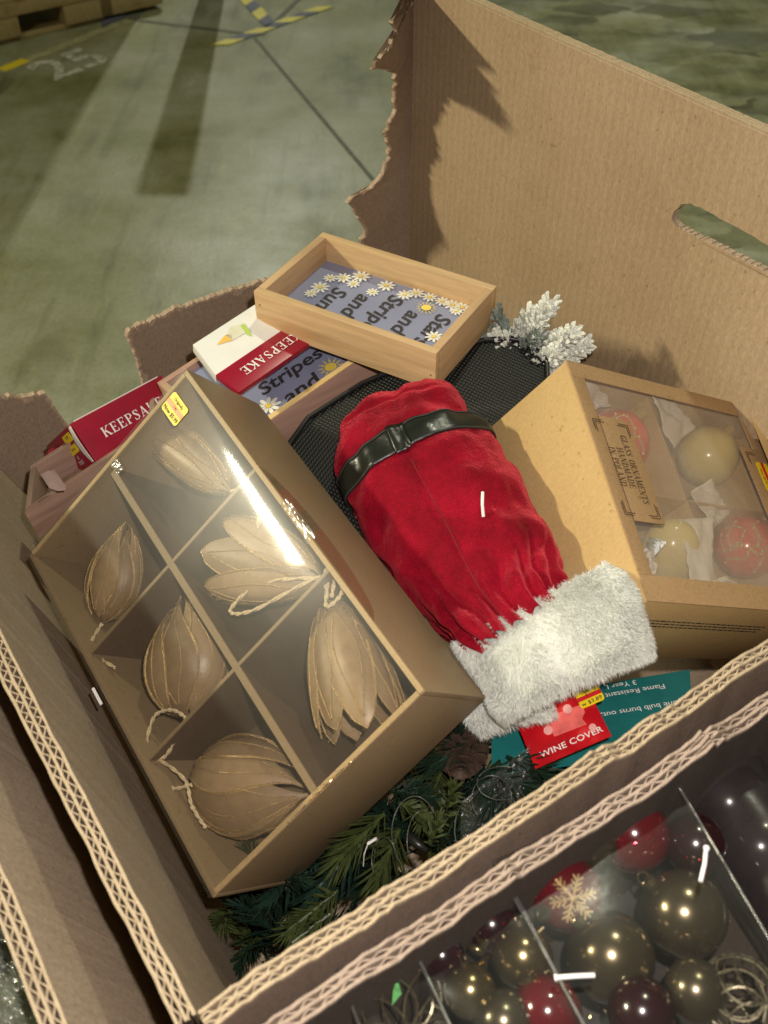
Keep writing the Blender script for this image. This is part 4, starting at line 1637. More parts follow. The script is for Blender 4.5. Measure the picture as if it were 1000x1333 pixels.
q = MB()
q.add([wf_(282, 450), wf_(293, 437), wf_(301, 436), wf_(303, 444)], [(0, 1, 2, 3)])
q.build('printed_drop', M['gold_print'], fw)
q = MB()
q.add([wf_(294, 437.5), wf_(300, 427), wf_(318, 421), wf_(320, 434), wf_(303, 443.5)], [(0, 1, 2, 3, 4)])
q.build('printed_drop', M['beige_print'], fw)
q = MB()
q.add([wf_(313, 425) + nw * .0003, wf_(318, 423) + nw * .0003, wf_(325, 432) + nw * .0003, wf_(328, 439) + nw * .0003, wf_(322, 437) + nw * .0003], [(0, 1, 2, 3, 4)])
q.build('printed_bow', M['green_print'], fw)

# ================================================================== black mesh pouch under everything


def mesh_mat():
    m, N, L, b = nt('black_woven_mesh')
    co = coords(N, L, (1, 1, 1), (0, 0, .55))
    wv = []
    for d in ('X', 'Y'):
        k = N.new("ShaderNodeTexWave")
        k.bands_direction = d
        k.inputs["Scale"].default_value = 105
        k.inputs["Distortion"].default_value = .3
        L.new(co, k.inputs["Vector"])
        wv.append(k.outputs["Fac"])
    mu = N.new("ShaderNodeMath")
    mu.operation = 'MULTIPLY'
    L.new(wv[0], mu.inputs[0])
    L.new(wv[1], mu.inputs[1])
    L.new(ramp(N, L, mu.outputs[0], [(.1, (.006, .007, .006)), (.6, (.017, .019, .013))]), b.inputs["Base Color"])
    b.inputs["Roughness"].default_value = .5
    bump(N, L, b, mu.outputs[0], .8, .0015)
    return m


m1, m2, m3 = P(600, 520, .80), P(700, 460, .865), P(430, 620, .745)
mn = V3((0, -.22, 1)).normalized()
outline = [(360, 600), (400, 545), (470, 500), (560, 462), (630, 443), (665, 441), (690, 446), (706, 458), (713, 474), (714, 495), (706, 530), (680, 600), (640, 680), (560, 760), (480, 760), (410, 700), (370, 650)]
pp_ = [PL(x, y, m1, mn) for x, y in outline]
q = MB()
q.prism(pp_, -mn * .05)
o = q.build('mesh_pouch', mesh_mat(), None, bevel=.009, root=m1 - mn * .05)
tag(o, 'black woven mesh pouch with rounded corner lying under the red bottle cover', 'pouch')
q = MB()
edge = [PL(x, y, m1, mn) + mn * .0012 for x, y in outline]
ct_ = sum(edge, V3((0, 0, 0))) / len(edge)
q.tube([p.lerp(ct_, .01) for p in edge], .0022, 6, close=True)
q.build('piping', plain('black_piping', (.012, .012, .012), .4), o, smooth=True)

# ================================================================== red velvet bottle cover with belt and fur cuff


def velvet():
    m, N, L, b = nt('red_crushed_velvet')
    co = coords(N, L)
    f1 = noi(N, L, co, 26, 4, .6)
    f2 = noi(N, L, co, 1500, 2, .7)
    f3 = noi(N, L, coords(N, L, (1, 1, .5)), 240, 3, .6)
    c = ramp(N, L, f1, [(.30, (.13, .0008, .007)), (.5, (.25, .0018, .014)), (.7, (.38, .004, .023))])  # bright highlights and dark valleys of the pile painted as blotches
    c = mix(N, L, 1.0, c, ramp(N, L, f2, [(.36, (.62, .62, .62)), (.62, (1, 1, 1)), (.74, (2.6, 1.9, 1.9))]), 'MULTIPLY')  # fine bright speckle painted in for the pile's glints
    L.new(c, b.inputs["Base Color"])
    b.inputs["Roughness"].default_value = .62
    b.inputs["Specular IOR Level"].default_value = .35
    b.inputs["Specular Tint"].default_value = (1, .25, .25, 1)
    b.inputs["Sheen Weight"].default_value = .8
    b.inputs["Sheen Roughness"].default_value = .26
    b.inputs["Sheen Tint"].default_value = (1, .12, .14, 1)
    ad = N.new("ShaderNodeMath")
    ad.operation = 'MULTIPLY_ADD'
    ad.inputs[1].default_value = .5
    L.new(f2, ad.inputs[0])
    L.new(f3, ad.inputs[2])
    bump(N, L, b, ad.outputs[0], .75, .0016)
    return m


M['velvet'] = velvet()
ST_ = [  # left px, right px, depth, half thickness
    ((489, 519), (558, 500), .770, .004),
    ((452, 546), (578, 501), .766, .019),
    ((438, 572), (602, 517), .760, .030),
    ((439, 603), (622, 545), .748, .037),
    ((447, 640), (640, 570), .735, .041),
    ((461, 668), (655, 592), .725, .043),
    ((485, 712), (684, 632), .710, .044),
    ((520, 765), (712, 682), .690, .043),
    ((551, 803), (724, 722), .672, .039),
    ((580, 827), (729, 747), .655, .033),
    ((602, 840), (735, 764), .643, .028),
    ((628, 862), (752, 790), .630, .026),
]


def station(s):
    x = s * (len(ST_) - 1)
    i = min(int(x), len(ST_) - 2)
    f_ = x - i

    def cr(g):
        p0, p1, p2, p3 = (g(ST_[max(i - 1, 0)]), g(ST_[i]), g(ST_[i + 1]), g(ST_[min(i + 2, len(ST_) - 1)]))
        return .5 * ((2 * p1) + (p2 - p0) * f_ + (2 * p0 - 5 * p1 + 4 * p2 - p3) * f_ ** 2 + (3 * p1 - p0 - 3 * p2 + p3) * f_ ** 3)
    t = cr(lambda q_: q_[2])
    lx, ly = cr(lambda q_: q_[0][0]), cr(lambda q_: q_[0][1])
    rx, ry = cr(lambda q_: q_[1][0]), cr(lambda q_: q_[1][1])
    th = cr(lambda q_: q_[3])
    Lp, Rp = P(lx, ly, t), P(rx, ry, t)
    return (Lp + Rp) / 2, (Rp - Lp) / 2, max(th, .002)


def cover_pt(s, a, extra=0.0, wrinkle=True):
    """a: angle, 0 = right edge, pi/2 = towards the camera"""
    c, hw, th = station(s)
    c2, _, _ = station(min(1, s + .01))
    c1, _, _ = station(max(0, s - .01))
    ax = (c2 - c1).normalized()
    w_ = hw.normalized()
    n = w_.cross(ax).normalized()
    if n.dot(V3((0, 0, CAMH)) - c) < 0:
        n = -n
    ca, sa = math.cos(a), math.sin(a)
    ex = .80
    x = math.copysign(abs(ca) ** ex, ca) * hw.length
    z = math.copysign(abs(sa) ** ex, sa) * th
    c = c - n * th * .15
    p = c + w_ * x + n * z
    if wrinkle:
        out = (w_ * ca * th + n * sa * hw.length).normalized()
        k = max(0, (s - .66) / .34)
        d = -.0125 * k * (.5 + .5 * math.sin(a * 18 + 3 * noise.noise(V3((s * 6, a * 2, 0))))) ** 2
        d += .0056 * noise.noise(V3((p.x * 26, p.y * 26, p.z * 26))) + .0036 * noise.noise(V3((p.x * 70, p.y * 60, p.z * 70)))
        # the closed end is pinched in a few creases
        e = max(0, 1 - s / .22)
        d += .007 * e * noise.noise(V3((a * 2.2, s * 9, 4)))
        d -= .006 * math.exp(-((s - .155) / .022) ** 2) * max(0, sa) * (.4 + .6 * max(0, -ca + .3)) * min(1, 1.3 + ca)
        # seam valley, and long soft folds
        d -= .0035 * math.exp(-((a - 1.62 - .25 * (s - .4)) / .05) ** 2) * (1 if s > .1 else s * 10)
        d += .0028 * math.sin(a * 5 + s * 9) * max(0, s - .35)
        # belt squeezes a little
        d -= .0022 * math.exp(-((s - .385) / .04) ** 2)
        p = p + out * d
    else:
        out = (w_ * ca * th + n * sa * hw.length).normalized()
        p = p + out * (.004 * noise.noise(V3((p.x * 26, p.y * 26, p.z * 26))) * .6)
    if extra:
        p = p + out * extra
    return p


cov = thing('bottle_cover', 'red velvet bottle cover with black belt and white fur cuff', 'bottle cover', P(610, 700, .76))
q = MB()
q.grid(lambda u, v: cover_pt(v, 2 * math.pi * u), 120, 110, True)
q.build('velvet_body', M['velvet'], cov, smooth=True)
# seam stitching line
q = MB()
q.tube([cover_pt(.44 + .54 * i / 40, 1.62 + .25 * (.04 + .54 * i / 40), .0003) for i in range(41)], .0006, 5)
q.tube([cover_pt(.18 + .17 * i / 20, 1.62 + .25 * (-.22 + .17 * i / 20), .0002) for i in range(21)], .0006, 5)
q.build('seam', plain('dark_red_thread', (.16, .002, .008), .8), cov, smooth=True)
# belt
M['patent'] = plain('black_patent', (.012, .014, .010), .33, var=.2, scale=40, bmp=.0006, spec=.5, coat=.08)


def belt_s(a):
    return .362 + .016 * math.sin(a) ** 2 * 0 - .028 * math.cos(a - .3)


CAMV = V3((0, 0, CAMH))
q = MB()


def belt_pt(u, v):
    a = 2 * math.pi * u
    s = belt_s(a) + (v - .5) * .088
    e = .0016 + .0006 * math.sin(math.pi * v) + .0009 * noise.noise(V3((a * 3, v * 2, 8)))
    g = math.exp(-((a - 1.66) / .045) ** 2)
    e -= .0009 * g
    return cover_pt(s, a, e, True)


q.grid(belt_pt, 110, 6, True)
be = q.build('belt', M['patent'], cov, smooth=True, solid=.001)
q = MB()
for v in (.06, .94):
    q.tube([belt_pt(i / 110, v) + (V3((0, -.3, .6)) * .0004) for i in range(110)], .0004, 4, close=True)
q.build('stitching', plain('grey_thread', (.05, .05, .045), .7), be, kind='stuff')

q = MB()
q.grid(lambda u, v: belt_pt((1.58 + .16 * u) / (2 * math.pi), -.06 + 1.12 * v) + (CAMV - belt_pt(.26, .5)).normalized() * .0022, 6, 8)
q.build('belt_keeper', M['patent'], be, smooth=True, solid=.0008)

# fur cuff
CU = [((594, 838), (788, 737), .640, .030), ((604, 858), (808, 748), .634, .037), ((622, 892), (828, 785), .624, .040), ((640, 925), (839, 828), .618, .037), ((652, 938), (842, 853), .620, .028)]
CV = V3((0, 0, CAMH))


def cuff_pt(s, a, lst=CU):
    x = s * (len(lst) - 1)
    i = min(int(x), len(lst) - 2)
    f_ = x - i
    A1, B1 = lst[i], lst[i + 1]
    lx, ly = A1[0][0] * (1 - f_) + B1[0][0] * f_, A1[0][1] * (1 - f_) + B1[0][1] * f_
    rx, ry = A1[1][0] * (1 - f_) + B1[1][0] * f_, A1[1][1] * (1 - f_) + B1[1][1] * f_
    t = A1[2] * (1 - f_) + B1[2] * f_
    th = A1[3] * (1 - f_) + B1[3] * f_
    Lp, Rp = P(lx, ly, t + .012), P(rx, ry, t - .008)
    c, hw = (Lp + Rp) / 2, (Rp - Lp) / 2
    n = (CV - c).normalized()
    n = (n - hw.normalized() * n.dot(hw.normalized())).normalized()
    ca, sa = math.cos(a), math.sin(a)
    ex = .62
    p = c - n * th * .4 + hw * math.copysign(abs(ca) ** ex, ca) * .985 + n * th * math.copysign(abs(sa) ** ex, sa)
    out = (hw.normalized() * ca * th + n * sa * hw.length).normalized()
    return p + out * .004 * noise.noise(p * 40), out


M['fur'] = plain('white_plush', (.80, .82, .76), .85, var=.03, scale=200)
_t = M['fur'].node_tree
_tl = _t.nodes.new("ShaderNodeBsdfTranslucent")
_tl.inputs[0].default_value = (.86, .88, .82, 1)
_mx = _t.nodes.new("ShaderNodeMixShader")
_mx.inputs[0].default_value = .30
_t.links.new(_t.nodes["Principled BSDF"].outputs[0], _mx.inputs[1])
_t.links.new(_tl.outputs[0], _mx.inputs[2])
_t.links.new(_mx.outputs[0], _t.nodes["Material Output"].inputs[0])


def furry(name, fn, count, parent, seed, length=.010, lay=V3((0, 0, 0)), zone=(0, math.pi * 2)):
    q = MB()
    q.grid(lambda u, v: fn(v, 2 * math.pi * u)[0], 60, 14, True)
    base = q.build(name, M['fur'], parent, smooth=True)
    r_ = random.Random(seed)
    vs, fs = [], []
    for i in range(count):
        s, a = r_.random(), r_.uniform(*zone)
        edge = r_.random()
        if edge < .06:
            s = r_.choice((.0, 1.0))
        p, out = fn(s, a)
        p2_, _ = fn(min(1, s + .03), a)
        p1_, _ = fn(max(0, s - .03), a)
        axd = (p2_ - p1_).normalized()
        cl = noise.noise(p * 55)
        cl2 = noise.noise(p * 55 + V3((7, 7, 7)))
        side = out.cross(axd)
        endk = ((s - .5) * 2) ** 5 * 1.2
        d = (out * .75 + axd * (.30 + .75 * cl + endk * .6) + side * (.7 * cl2) + V3((r_.gauss(0, .22), r_.gauss(0, .22), r_.gauss(0, .22))) + lay).normalized()
        l = length * r_.uniform(.55, 1.15)
        wv = d.cross(V3((r_.gauss(0, 1), r_.gauss(0, 1), r_.gauss(0, 1)))).normalized() * .00024
        m_ = p + d * l * .55 + out * l * .08
        e = p + d * l + axd * l * .12 - UP * l * .1
        k = len(vs)
        vs += [p - wv, p + wv, m_ + wv * .8, m_ - wv * .8, e]
        fs += [(k, k + 1, k + 2, k + 3), (k + 3, k + 2, k + 4)]
    h = MB()
    h.v, h.f = vs, fs
    h.build('fur_strands', M['fur'], base, kind='stuff')
    return base


furry('fur_cuff', cuff_pt, 64000, cov, 4, .0054)
CU2 = [((606, 915), (690, 900), .655, .012), ((610, 935), (705, 922), .652, .013), ((625, 953), (712, 932), .652, .008)]
furry('fur_cuff', lambda s, a: cuff_pt(s, a, CU2), 12000, cov, 5, .0062)
# nylon tag pin on the velvet
q = MB()
pt_ = P(628, 655, .690)
q.tube([P(628.5, 641, .664), P(628, 657, .661), P(629.5, 673, .662)], .0011, 6)
q.build('nylon_pin', M['plastic_white'], cov)

# hang tag
tgt = .632
tc = [P(697, 1001, tgt + .0), P(796, 958, tgt - .004), P(790, 876, tgt + .035), P(690, 915, tgt + .04)]
tu = (tc[1] - tc[0]).normalized()
tv = (tc[3] - tc[0])
tv = (tv - tu * tv.dot(tu)).normalized()
TG = Fr(tc[0], tu, tv, tu.cross(tv))
tw_, th_ = (tc[1] - tc[0]).length, (tc[3] - tc[0]).length
q = MB()
TG.box(q, 0, 0, -.0006, tw_, th_, .0006)


def tag_mat():
    m, N, L, b = nt('red_bokeh_print')
    vo = N.new("ShaderNodeTexVoronoi")
    vo.inputs["Scale"].default_value = 55
    L.new(coords(N, L), vo.inputs["Vector"])
    L.new(ramp(N, L, vo.outputs["Distance"], [(.25, (.74, .05, .05)), (.38, (.60, .012, .018)), (.7, (.46, .006, .012))]), b.inputs["Base Color"])
    b.inputs["Roughness"].default_value = .35
    return m


o = q.build('hang_tag', tag_mat(), None, root=tc[0])
tag(o, 'red hang tag lettered WINE COVER under the fur cuff, with yellow sticker', 'hang tag')


def tg(px, py):
    p = PL(px, py, TG.o, TG.n) - TG.o
    return p.dot(TG.a), p.dot(TG.b)


x, y = tg(744, 967)
text('lettering', 'WINE COVER', TG.p(x, y), TG.a, TG.b, .0066, M['white_ink'], o, bold=.012, squeeze=1.02, space=1.05)
q = MB()
pk = [(712, 935), (757, 918), (762, 928), (758, 936), (764, 944), (722, 960), (717, 950), (709, 946)]
q.add([TG.p(*tg(*p_), .0004) for p_ in pk], [tuple(range(8))])
q.build('printed_bottle', plain('pale_red_print', (.80, .16, .14), .35, var=.25, scale=90), o)
q = MB()
for (cx_, cy_, r_) in ((714, 952, 6), (739, 924, 6), (772, 948, 5)):
    q.add([TG.p(*tg(cx_ + r_ * math.cos(i * .52), cy_ + r_ * math.sin(i * .52)), .0006) for i in range(12)], [tuple(range(12))])
q.build('printed_dots', plain('pink_print', (.85, .42, .38), .4), o, kind='stuff')
x, y = tg(768, 908)
sticker(o, TG, x, y, .0165, .0145, M['red_print'], [(.05, .32, .2, '$5.99'), (.0, -.32, .3, 'w $3.89')], z=.0008)

# teal leaflet, printed upside down
lt_ = .675
lc = [P(640, 915, lt_ + .035), P(898, 872, lt_ + .03), P(905, 975, lt_ - .03), P(640, 1010, lt_ - .02)]
lu = -(lc[1] - lc[0]).normalized()
lv = (lc[2] - lc[1])
lv = (lv - lu * lv.dot(lu)).normalized()
q = MB()
q.prism(lc, lu.cross(lv) * -.0008)
o = q.build('teal_leaflet', M['teal'], None, root=lc[3])
tag(o, 'teal printed leaflet upside down behind the red hang tag', 'leaflet')
LFn = lu.cross(lv)
for body, (px, py) in (('If one bulb burns out,', (893, 914)), ('Flame Resistant', (866, 894)), ('3 Year L', (829, 889))):
    p = PL(px + 0, py, lc[0], LFn)
    text('lettering', body, p + lu * 0, V3(lu), V3(lv), .0066, M['white_ink'], o, align='LEFT', lift=.0006, squeeze=1.0)

# ================================================================== flocked pine pick by the tall wall
M['flock'] = plain('snow_flock', (.74, .76, .68), .9, var=.18, scale=260, bmp=.002)
M['flock_grey'] = plain('grey_green_needles', (.22, .26, .22), .9, var=.5, scale=180, bmp=.002)


def sprig_mesh(q, base, tip, nn, ln, rad_, seed, spread=.8, droop=.0, flat=None, blunt=.6):
    r_ = random.Random(seed)
    ax = (tip - base)
    L_ = ax.length
    ax.normalize()
    x = ax.orthogonal().normalized()
    y = ax.cross(x)
    for i in range(nn):
        u = (i + r_.random()) / nn
        a = r_.uniform(0, 6.283)
        out = x * math.cos(a) + y * math.sin(a)
        if flat is not None:
            out = (out - flat * out.dot(flat) * .75).normalized()
        p = base + ax * L_ * u + out * .0008
        d = (ax * (.75 + .5 * u) + out * spread * (1.15 - .5 * u) + V3((r_.gauss(0, .1), r_.gauss(0, .1), r_.gauss(0, .1) - droop))).normalized()
        l = ln * r_.uniform(.7, 1.15) * (1 - .25 * u)
        s = d.orthogonal().normalized() * rad_
        t = d.cross(s).normalized() * rad_
        m = p + d * l * blunt
        e = p + d * l
        k = len(q.v)
        q.v += [p + s * .6, p - s * .3 + t * .5, p - s * .3 - t * .5, m + s, m - s * .5 + t * .85, m - s * .5 - t * .85, e]
        q.f += [(k, k + 1, k + 4, k + 3), (k + 1, k + 2, k + 5, k + 4), (k + 2, k, k + 3, k + 5), (k + 3, k + 4, k + 6), (k + 4, k + 5, k + 6), (k + 5, k + 3, k + 6)]


pick = thing('flocked_pine_pick', 'white flocked pine sprig standing against the tall carton wall', 'pine pick', P(690, 470, .86))
for i, (b0, t0, nn, ln, rd, mt) in enumerate((
    ((668, 470, .855), (712, 402, .815), 120, .020, .0015, 'flock'),
    ((680, 470, .85), (742, 436, .815), 90, .019, .0015, 'flock'),
    ((664, 455, .85), (690, 408, .825), 60, .018, .0013, 'flock'),
    ((700, 490, .845), (762, 452, .825), 80, .018, .0015, 'flock'),
    ((672, 470, .845), (700, 440, .825), 46, .018, .0011, 'flock_grey'),
    ((668, 462, .85), (648, 412, .84), 40, .019, .0011, 'flock_grey'),
    ((672, 468, .845), (632, 436, .845), 46, .018, .0013, 'flock_grey'),
    ((690, 478, .84), (720, 462, .82), 60, .018, .0014, 'flock'),
    ((672, 470, .842), (650, 440, .838), 50, .018, .0014, 'flock'),
)):
    q = MB()
    sprig_mesh(q, P(*b0), P(*t0), int(nn * 1.5), ln * .88, rd * 1.5, i + 30, 1.05, blunt=.86)
    sp_ = q.build('sprig', M[mt], pick, kind='stuff')
    q = MB()
    q.tube([P(*b0), P(*t0)], .0012, 5)
    q.build('stem', M['flock_grey'], sp_)

# ================================================================== green garland in the near corner
M['needle_olive'] = plain('olive_needles', (.050, .068, .018), .5, var=.4, scale=120)
M['needle_dark'] = plain('dark_green_needles', (.009, .025, .012), .5, var=.4, scale=120)
M['needle_blue'] = plain('blue_green_needles', (.008, .027, .017), .5, var=.35, scale=120)
gar = thing('pine_garland', 'green artificial pine garland packed into the near corner of the carton', 'garland', P(500, 1100, .75))
rg = random.Random(12)
hand = [((578, 1062, .640), (592, 1022, .620), 46, .011, .0009, 'needle_olive'), ((520, 1046, .645), (560, 1068, .635), 44, .012, .0008, 'needle_olive'), ((560, 1100, .63), (572, 1066, .62), 30, .010, .0009, 'needle_olive'),
        ((500, 1060, .66), (440, 1120, .63), 60, .032, .0008, 'needle_olive'), ((520, 1080, .65), (490, 1150, .62), 50, .028, .0008, 'needle_olive'), ((440, 1160, .64), (372, 1215, .62), 70, .017, .0008, 'needle_olive'),
        ((470, 1100, .66), (400, 1170, .64), 60, .026, .0009, 'needle_blue'), ((400, 1120, .68), (350, 1170, .66), 46, .024, .0009, 'needle_blue'), ((430, 1190, .63), (380, 1228, .62), 50, .014, .0008, 'needle_olive'),
        ((640, 1000, .66), (700, 1035, .63), 60, .030, .0007, 'needle_dark'), ((650, 990, .66), (640, 1040, .64), 50, .028, .0007, 'needle_dark'), ((620, 960, .68), (560, 1000, .66), 50, .026, .0008, 'needle_dark'), ((660, 985, .655), (735, 1020, .62), 46, .028, .0007, 'needle_dark')]
for i in range(95):
    x = rg.uniform(300, 700)
    yc = 1165 - (x - 400) * .63
    y = yc + rg.uniform(-70, 75)
    t0 = rg.uniform(.655, .74) + (.03 if i > 45 else 0)
    a = rg.uniform(0, 6.28)
    l = rg.uniform(40, 75)
    hand.append(((x, y, t0 + .02), (x + l * math.cos(a), y + l * math.sin(a), t0 - .015), 56, rg.uniform(.016, .03), .0008, rg.choice(('needle_dark', 'needle_dark', 'needle_blue', 'needle_olive'))))
for i, (b0, t0, nn, ln, rd, mt) in enumerate(hand):
    q = MB()
    sprig_mesh(q, P(*b0), P(*t0), nn, ln, rd, i + 60, .85 if ln < .02 else .55)
    q.tube([P(*b0), P(*t0)], .0011, 5)
    q.build('sprig', M[mt], gar, kind='stuff')
# pine cone
q = MB()
pc0, pc1 = P(602, 945, .70), P(600, 1000, .665)
axc = (pc1 - pc0)
for r_i in range(11):
    u = r_i / 10
    c = pc0 + axc * u
    R = .0155 * math.sin(math.pi * (.12 + .8 * u)) + .002
    x = axc.orthogonal().normalized()
    y = axc.normalized().cross(x)
    for k in range(9):
        a = 2 * math.pi * (k + .5 * (r_i % 2)) / 9
        d = x * math.cos(a) + y * math.sin(a)
        e = d.cross(axc.normalized())
        tip = c + d * R + axc.normalized() * .003
        q.box(c + d * R * .3 - e * .0035, e * .007, d * R * .75 + axc.normalized() * .003, axc.normalized() * .0013)
q.build('pine_cone', plain('cone_brown', (.055, .032, .020), .7, var=.4, scale=150), gar, kind='stuff')
# fairy-light wire loops and a clear crumpled bag
q = MB()
rw = random.Random(4)
for (cx_, cy_, rx_, ry_, t_) in ((540, 1085, 30, 48, .628), (552, 1095, 22, 40, .625), (640, 1040, 26, 30, .63), (655, 1020, 34, 22, .632), (610, 1080, 18, 36, .625), (500, 1120, 16, 30, .63)):
    a0 = rw.uniform(0, 6)
    q.tube([P(cx_ + rx_ * math.cos(a0 + i * .17), cy_ + ry_ * math.sin(a0 + i * .17), t_ + .012 * math.sin(i * .4 + cx_)) for i in range(26)], .00028, 5)
o = q.build('light_wire', plain('clear_wire', (.16, .17, .14), .25, var=.1, spec=.8), gar, kind='stuff', smooth=True)
q = MB()
q.tube([P(530, 1088, .627), P(545, 1100, .622), P(556, 1108, .62)], lambda u: .0042 * (1 - u * .6), 10)
q.build('bulb_socket', plain('black_socket', (.012, .014, .012), .35), gar, smooth=True)
q = MB()
q.grid(lambda a, b: P(600 + 90 * a, 1075 - 75 * a + 60 * (b - .5), .640 + .012 * noise.noise(V3((a * 5, b * 5, 1))) + .006 * noise.noise(V3((a * 16, b * 16, 2)))), 34, 24)
o = q.build('clear_bag', film('crumpled_clear', (.95, .96, .93), -.02, .12, .05, .3, .05, .003, 120, (.6, .65, .6)), None, smooth=True, root=P(640, 1040, .65))
tag(o, 'crumpled clear plastic bag among the garland beside the front wall', 'plastic bag')
q = MB()
q.tube([P(479, 1099, .612), P(490, 1092, .610)], .0010, 6)
q.tube([P(479, 1099, .612), P(474, 1113, .615), P(473, 1128, .622)], .00035, 5)
o = q.build('nylon_pin', M['plastic_white'], None, root=P(480, 1100, .63))
tag(o, 'small white nylon tag pin lying on the green garland', 'tag pin')

# ================================================================== clear ornament packs before the front wall
FH = .460
M['pack_film'] = film('pack_film', (.90, .90, .88), -.030, .10, .006, .30, .010, .0003, 20, (.55, .52, .48))
M['pack_dark'] = plain('pack_backing', (.030, .027, .024), .5, var=.5, scale=60)
M['seam'] = film('pack_seam', (.80, .80, .78), .06, .2, .06, .35, .08, .001, 60, (.4, .38, .36))
M['ball_red'] = plain('red_bauble', (.085, .002, .006), .16, var=.1, spec=.7, coat=.8)
M['ball_gold'] = plain('bronze_bauble', (.155, .125, .075), .22, .85, var=.1, coat=.3)
M['ball_bronze'] = plain('olive_bronze_bauble', (.13, .11, .072), .25, .8, var=.1, coat=.3)
M['ball_gold2'] = plain('champagne_bauble', (.24, .19, .10), .22, .9, var=.1)
M['ball_wine'] = plain('wine_bauble', (.016, .003, .005), .2, var=.2, spec=.6, coat=.4)
M['red_glitter'] = plain('red_glitter', (.75, .02, .04), .2, .6)


def pack(px4, label, seed, group='clear packs of baubles'):
    top = [H(x, y, FH) for x, y in px4]
    t = thing('ornament_pack', label, 'ornament pack', (top[0] + top[2]) / 2 - UP * .098, group)
    q = MB()
    q.grid(lambda a, b: top[0].lerp(top[1], a).lerp(top[3].lerp(top[2], a), b) + UP * (.0015 * noise.noise(V3((a * 3, b * 3, seed))) * .6), 24, 24)
    q.build('clear_lid', M['pack_film'], t, smooth=True)
    q = MB()
    q.prism([p - UP * .098 for p in top], UP * .002)
    q.build('backing', M['pack_dark'], t)
    q = MB()
    for i in (0, 1, 2, 3):
        a, b = top[i], top[(i + 1) % 4]
        q.quad(a - UP * .0006, b - UP * .0006, b - UP * .096, a - UP * .096)
    q.build('clear_side', M['pack_film'], t)
    for i in (1, 3):
        q = MB()
        a, b = top[i], top[(i + 1) % 4]
        q.tube([a.lerp(b, k / 8) for k in range(9)], .0009, 6)
        q.build('seam', M['seam'], t, smooth=True)
    return t


pack([(642, 1120), (874, 1008), (1090, 1372), (800, 1405)], 'clear pack of large red and bronze baubles next to the front carton wall', 1)
pack([(528, 1215), (655, 1135), (797, 1405), (628, 1420)], 'clear pack of small gold and red baubles with glitter twigs', 2)
pack([(440, 1262), (530, 1214), (625, 1420), (500, 1420)], 'clear pack with a wire lattice ornament and green crystal', 3)


def bauble(label, px, py, r, t, mat, cap=None, name='bauble', cat='bauble', group='baubles in the clear packs'):
    R = r / F * FT(px, py)
    c = H(px, py, FH + R + .005)
    t = FT(px, py)
    R = r / F * (c - V3((0, 0, CAMH))).dot(V3((0, CT, -ST)))
    o = thing(name, label, cat, c - UP * R, group)
    q = MB()
    q.sphere(c, R, 40, 26)
    q.build('globe', M[mat], o, smooth=True)
    if cap:
        d = (H(cap[0], cap[1], FH + R * .8) - c).normalized()
        q = MB()
        q.tube([c + d * R * .97, c + d * R * 1.12], R * .2, 12)
        q.build('cap', M['ball_gold2'], o)
        q = MB()
        x = d.orthogonal().normalized()
        q.tube([c + d * R * 1.2 + (x * math.cos(k * .63) + d * math.sin(k * .63)) * R * .13 for k in range(10)], R * .03, 5, close=True)
        q.build('wire_ring', M['ball_gold2'], o)
    return o, c, R


def speckle(o, c, R, n, mat, seed, size=.0005):
    r_ = random.Random(seed)
    q = MB()
    vd = (CV - c).normalized()
    for i in range(n):
        d = (vd * r_.uniform(.3, 1) + V3((r_.gauss(0, 1), r_.gauss(0, 1), r_.gauss(0, 1))) * .7).normalized()
        p = c + d * R * 1.004
        d1 = V3((r_.gauss(0, 1), r_.gauss(0, 1), r_.gauss(0, 1))).normalized() * size
        d2 = V3((r_.gauss(0, 1), r_.gauss(0, 1), r_.gauss(0, 1))).normalized() * size
        q.add([p + d1, p + d2, p - d1 - d2], [(0, 1, 2)])
    q.build('glitter', mat, o, kind='stuff')


def FT(px, py, dh=0):                     # depth of the clear lid at a pixel
    return (FH + dh) / -ray(px, py).z


TB2 = .530
o, c, R = bauble('dark red bauble nearest the seam corner under the outer wall', 825, 1087, 48, TB2, 'ball_red', (845, 1040))
speckle(o, c, R, 55, M['red_glitter'], 1, .0006)
o, c, R = bauble('dark red bauble carrying a gold glitter snowflake', 737, 1162, 48, TB2, 'ball_red', (700, 1195))
speckle(o, c, R, 50, M['red_glitter'], 2, .0006)
vd = (CV - c).normalized()
fx = vd.orthogonal().normalized()
fy = vd.cross(fx)
q = MB()
ctr = c + (CV - c).normalized() * R * 1.02 - fy * .004
for k in range(6):
    a = 2 * math.pi * k / 6 + .4
    d = fx * math.cos(a) + fy * math.sin(a)
    e = fx * math.cos(a + 1.57) + fy * math.sin(a + 1.57)
    q.tube([ctr, ctr + d * .0115], .0007, 5)
    for s in (-1, 1):
        for u_ in (.003, .0055, .008):
            q.tube([ctr + d * u_, ctr + d * (u_ + .0026) + e * s * .0026], .0006, 5)
q.build('glitter_snowflake', M['copper_line'], o, kind='stuff')
o, c, R = bauble('large bronze bauble beside the right seam of the pack', 890, 1190, 56, TB2, 'ball_gold', (845, 1150))
speckle(o, c, R, 14, M['glitter'], 3)
o, c, R = bauble('large bronze bauble with white tag pin at its left', 795, 1246, 57, TB2, 'ball_gold', (760, 1205))
speckle(o, c, R, 14, M['glitter'], 4)
o, c, R = bauble('small champagne bauble at the lower left of the garland pack', 612, 1290, 34, TB2 - .01, 'ball_gold2', (605, 1258))
speckle(o, c, R, 26, M['glitter'], 5)
o, c, R = bauble('small champagne bauble behind the lower left one', 680, 1246, 40, TB2, 'ball_gold2', (676, 1206))
speckle(o, c, R, 30, M['glitter'], 6)
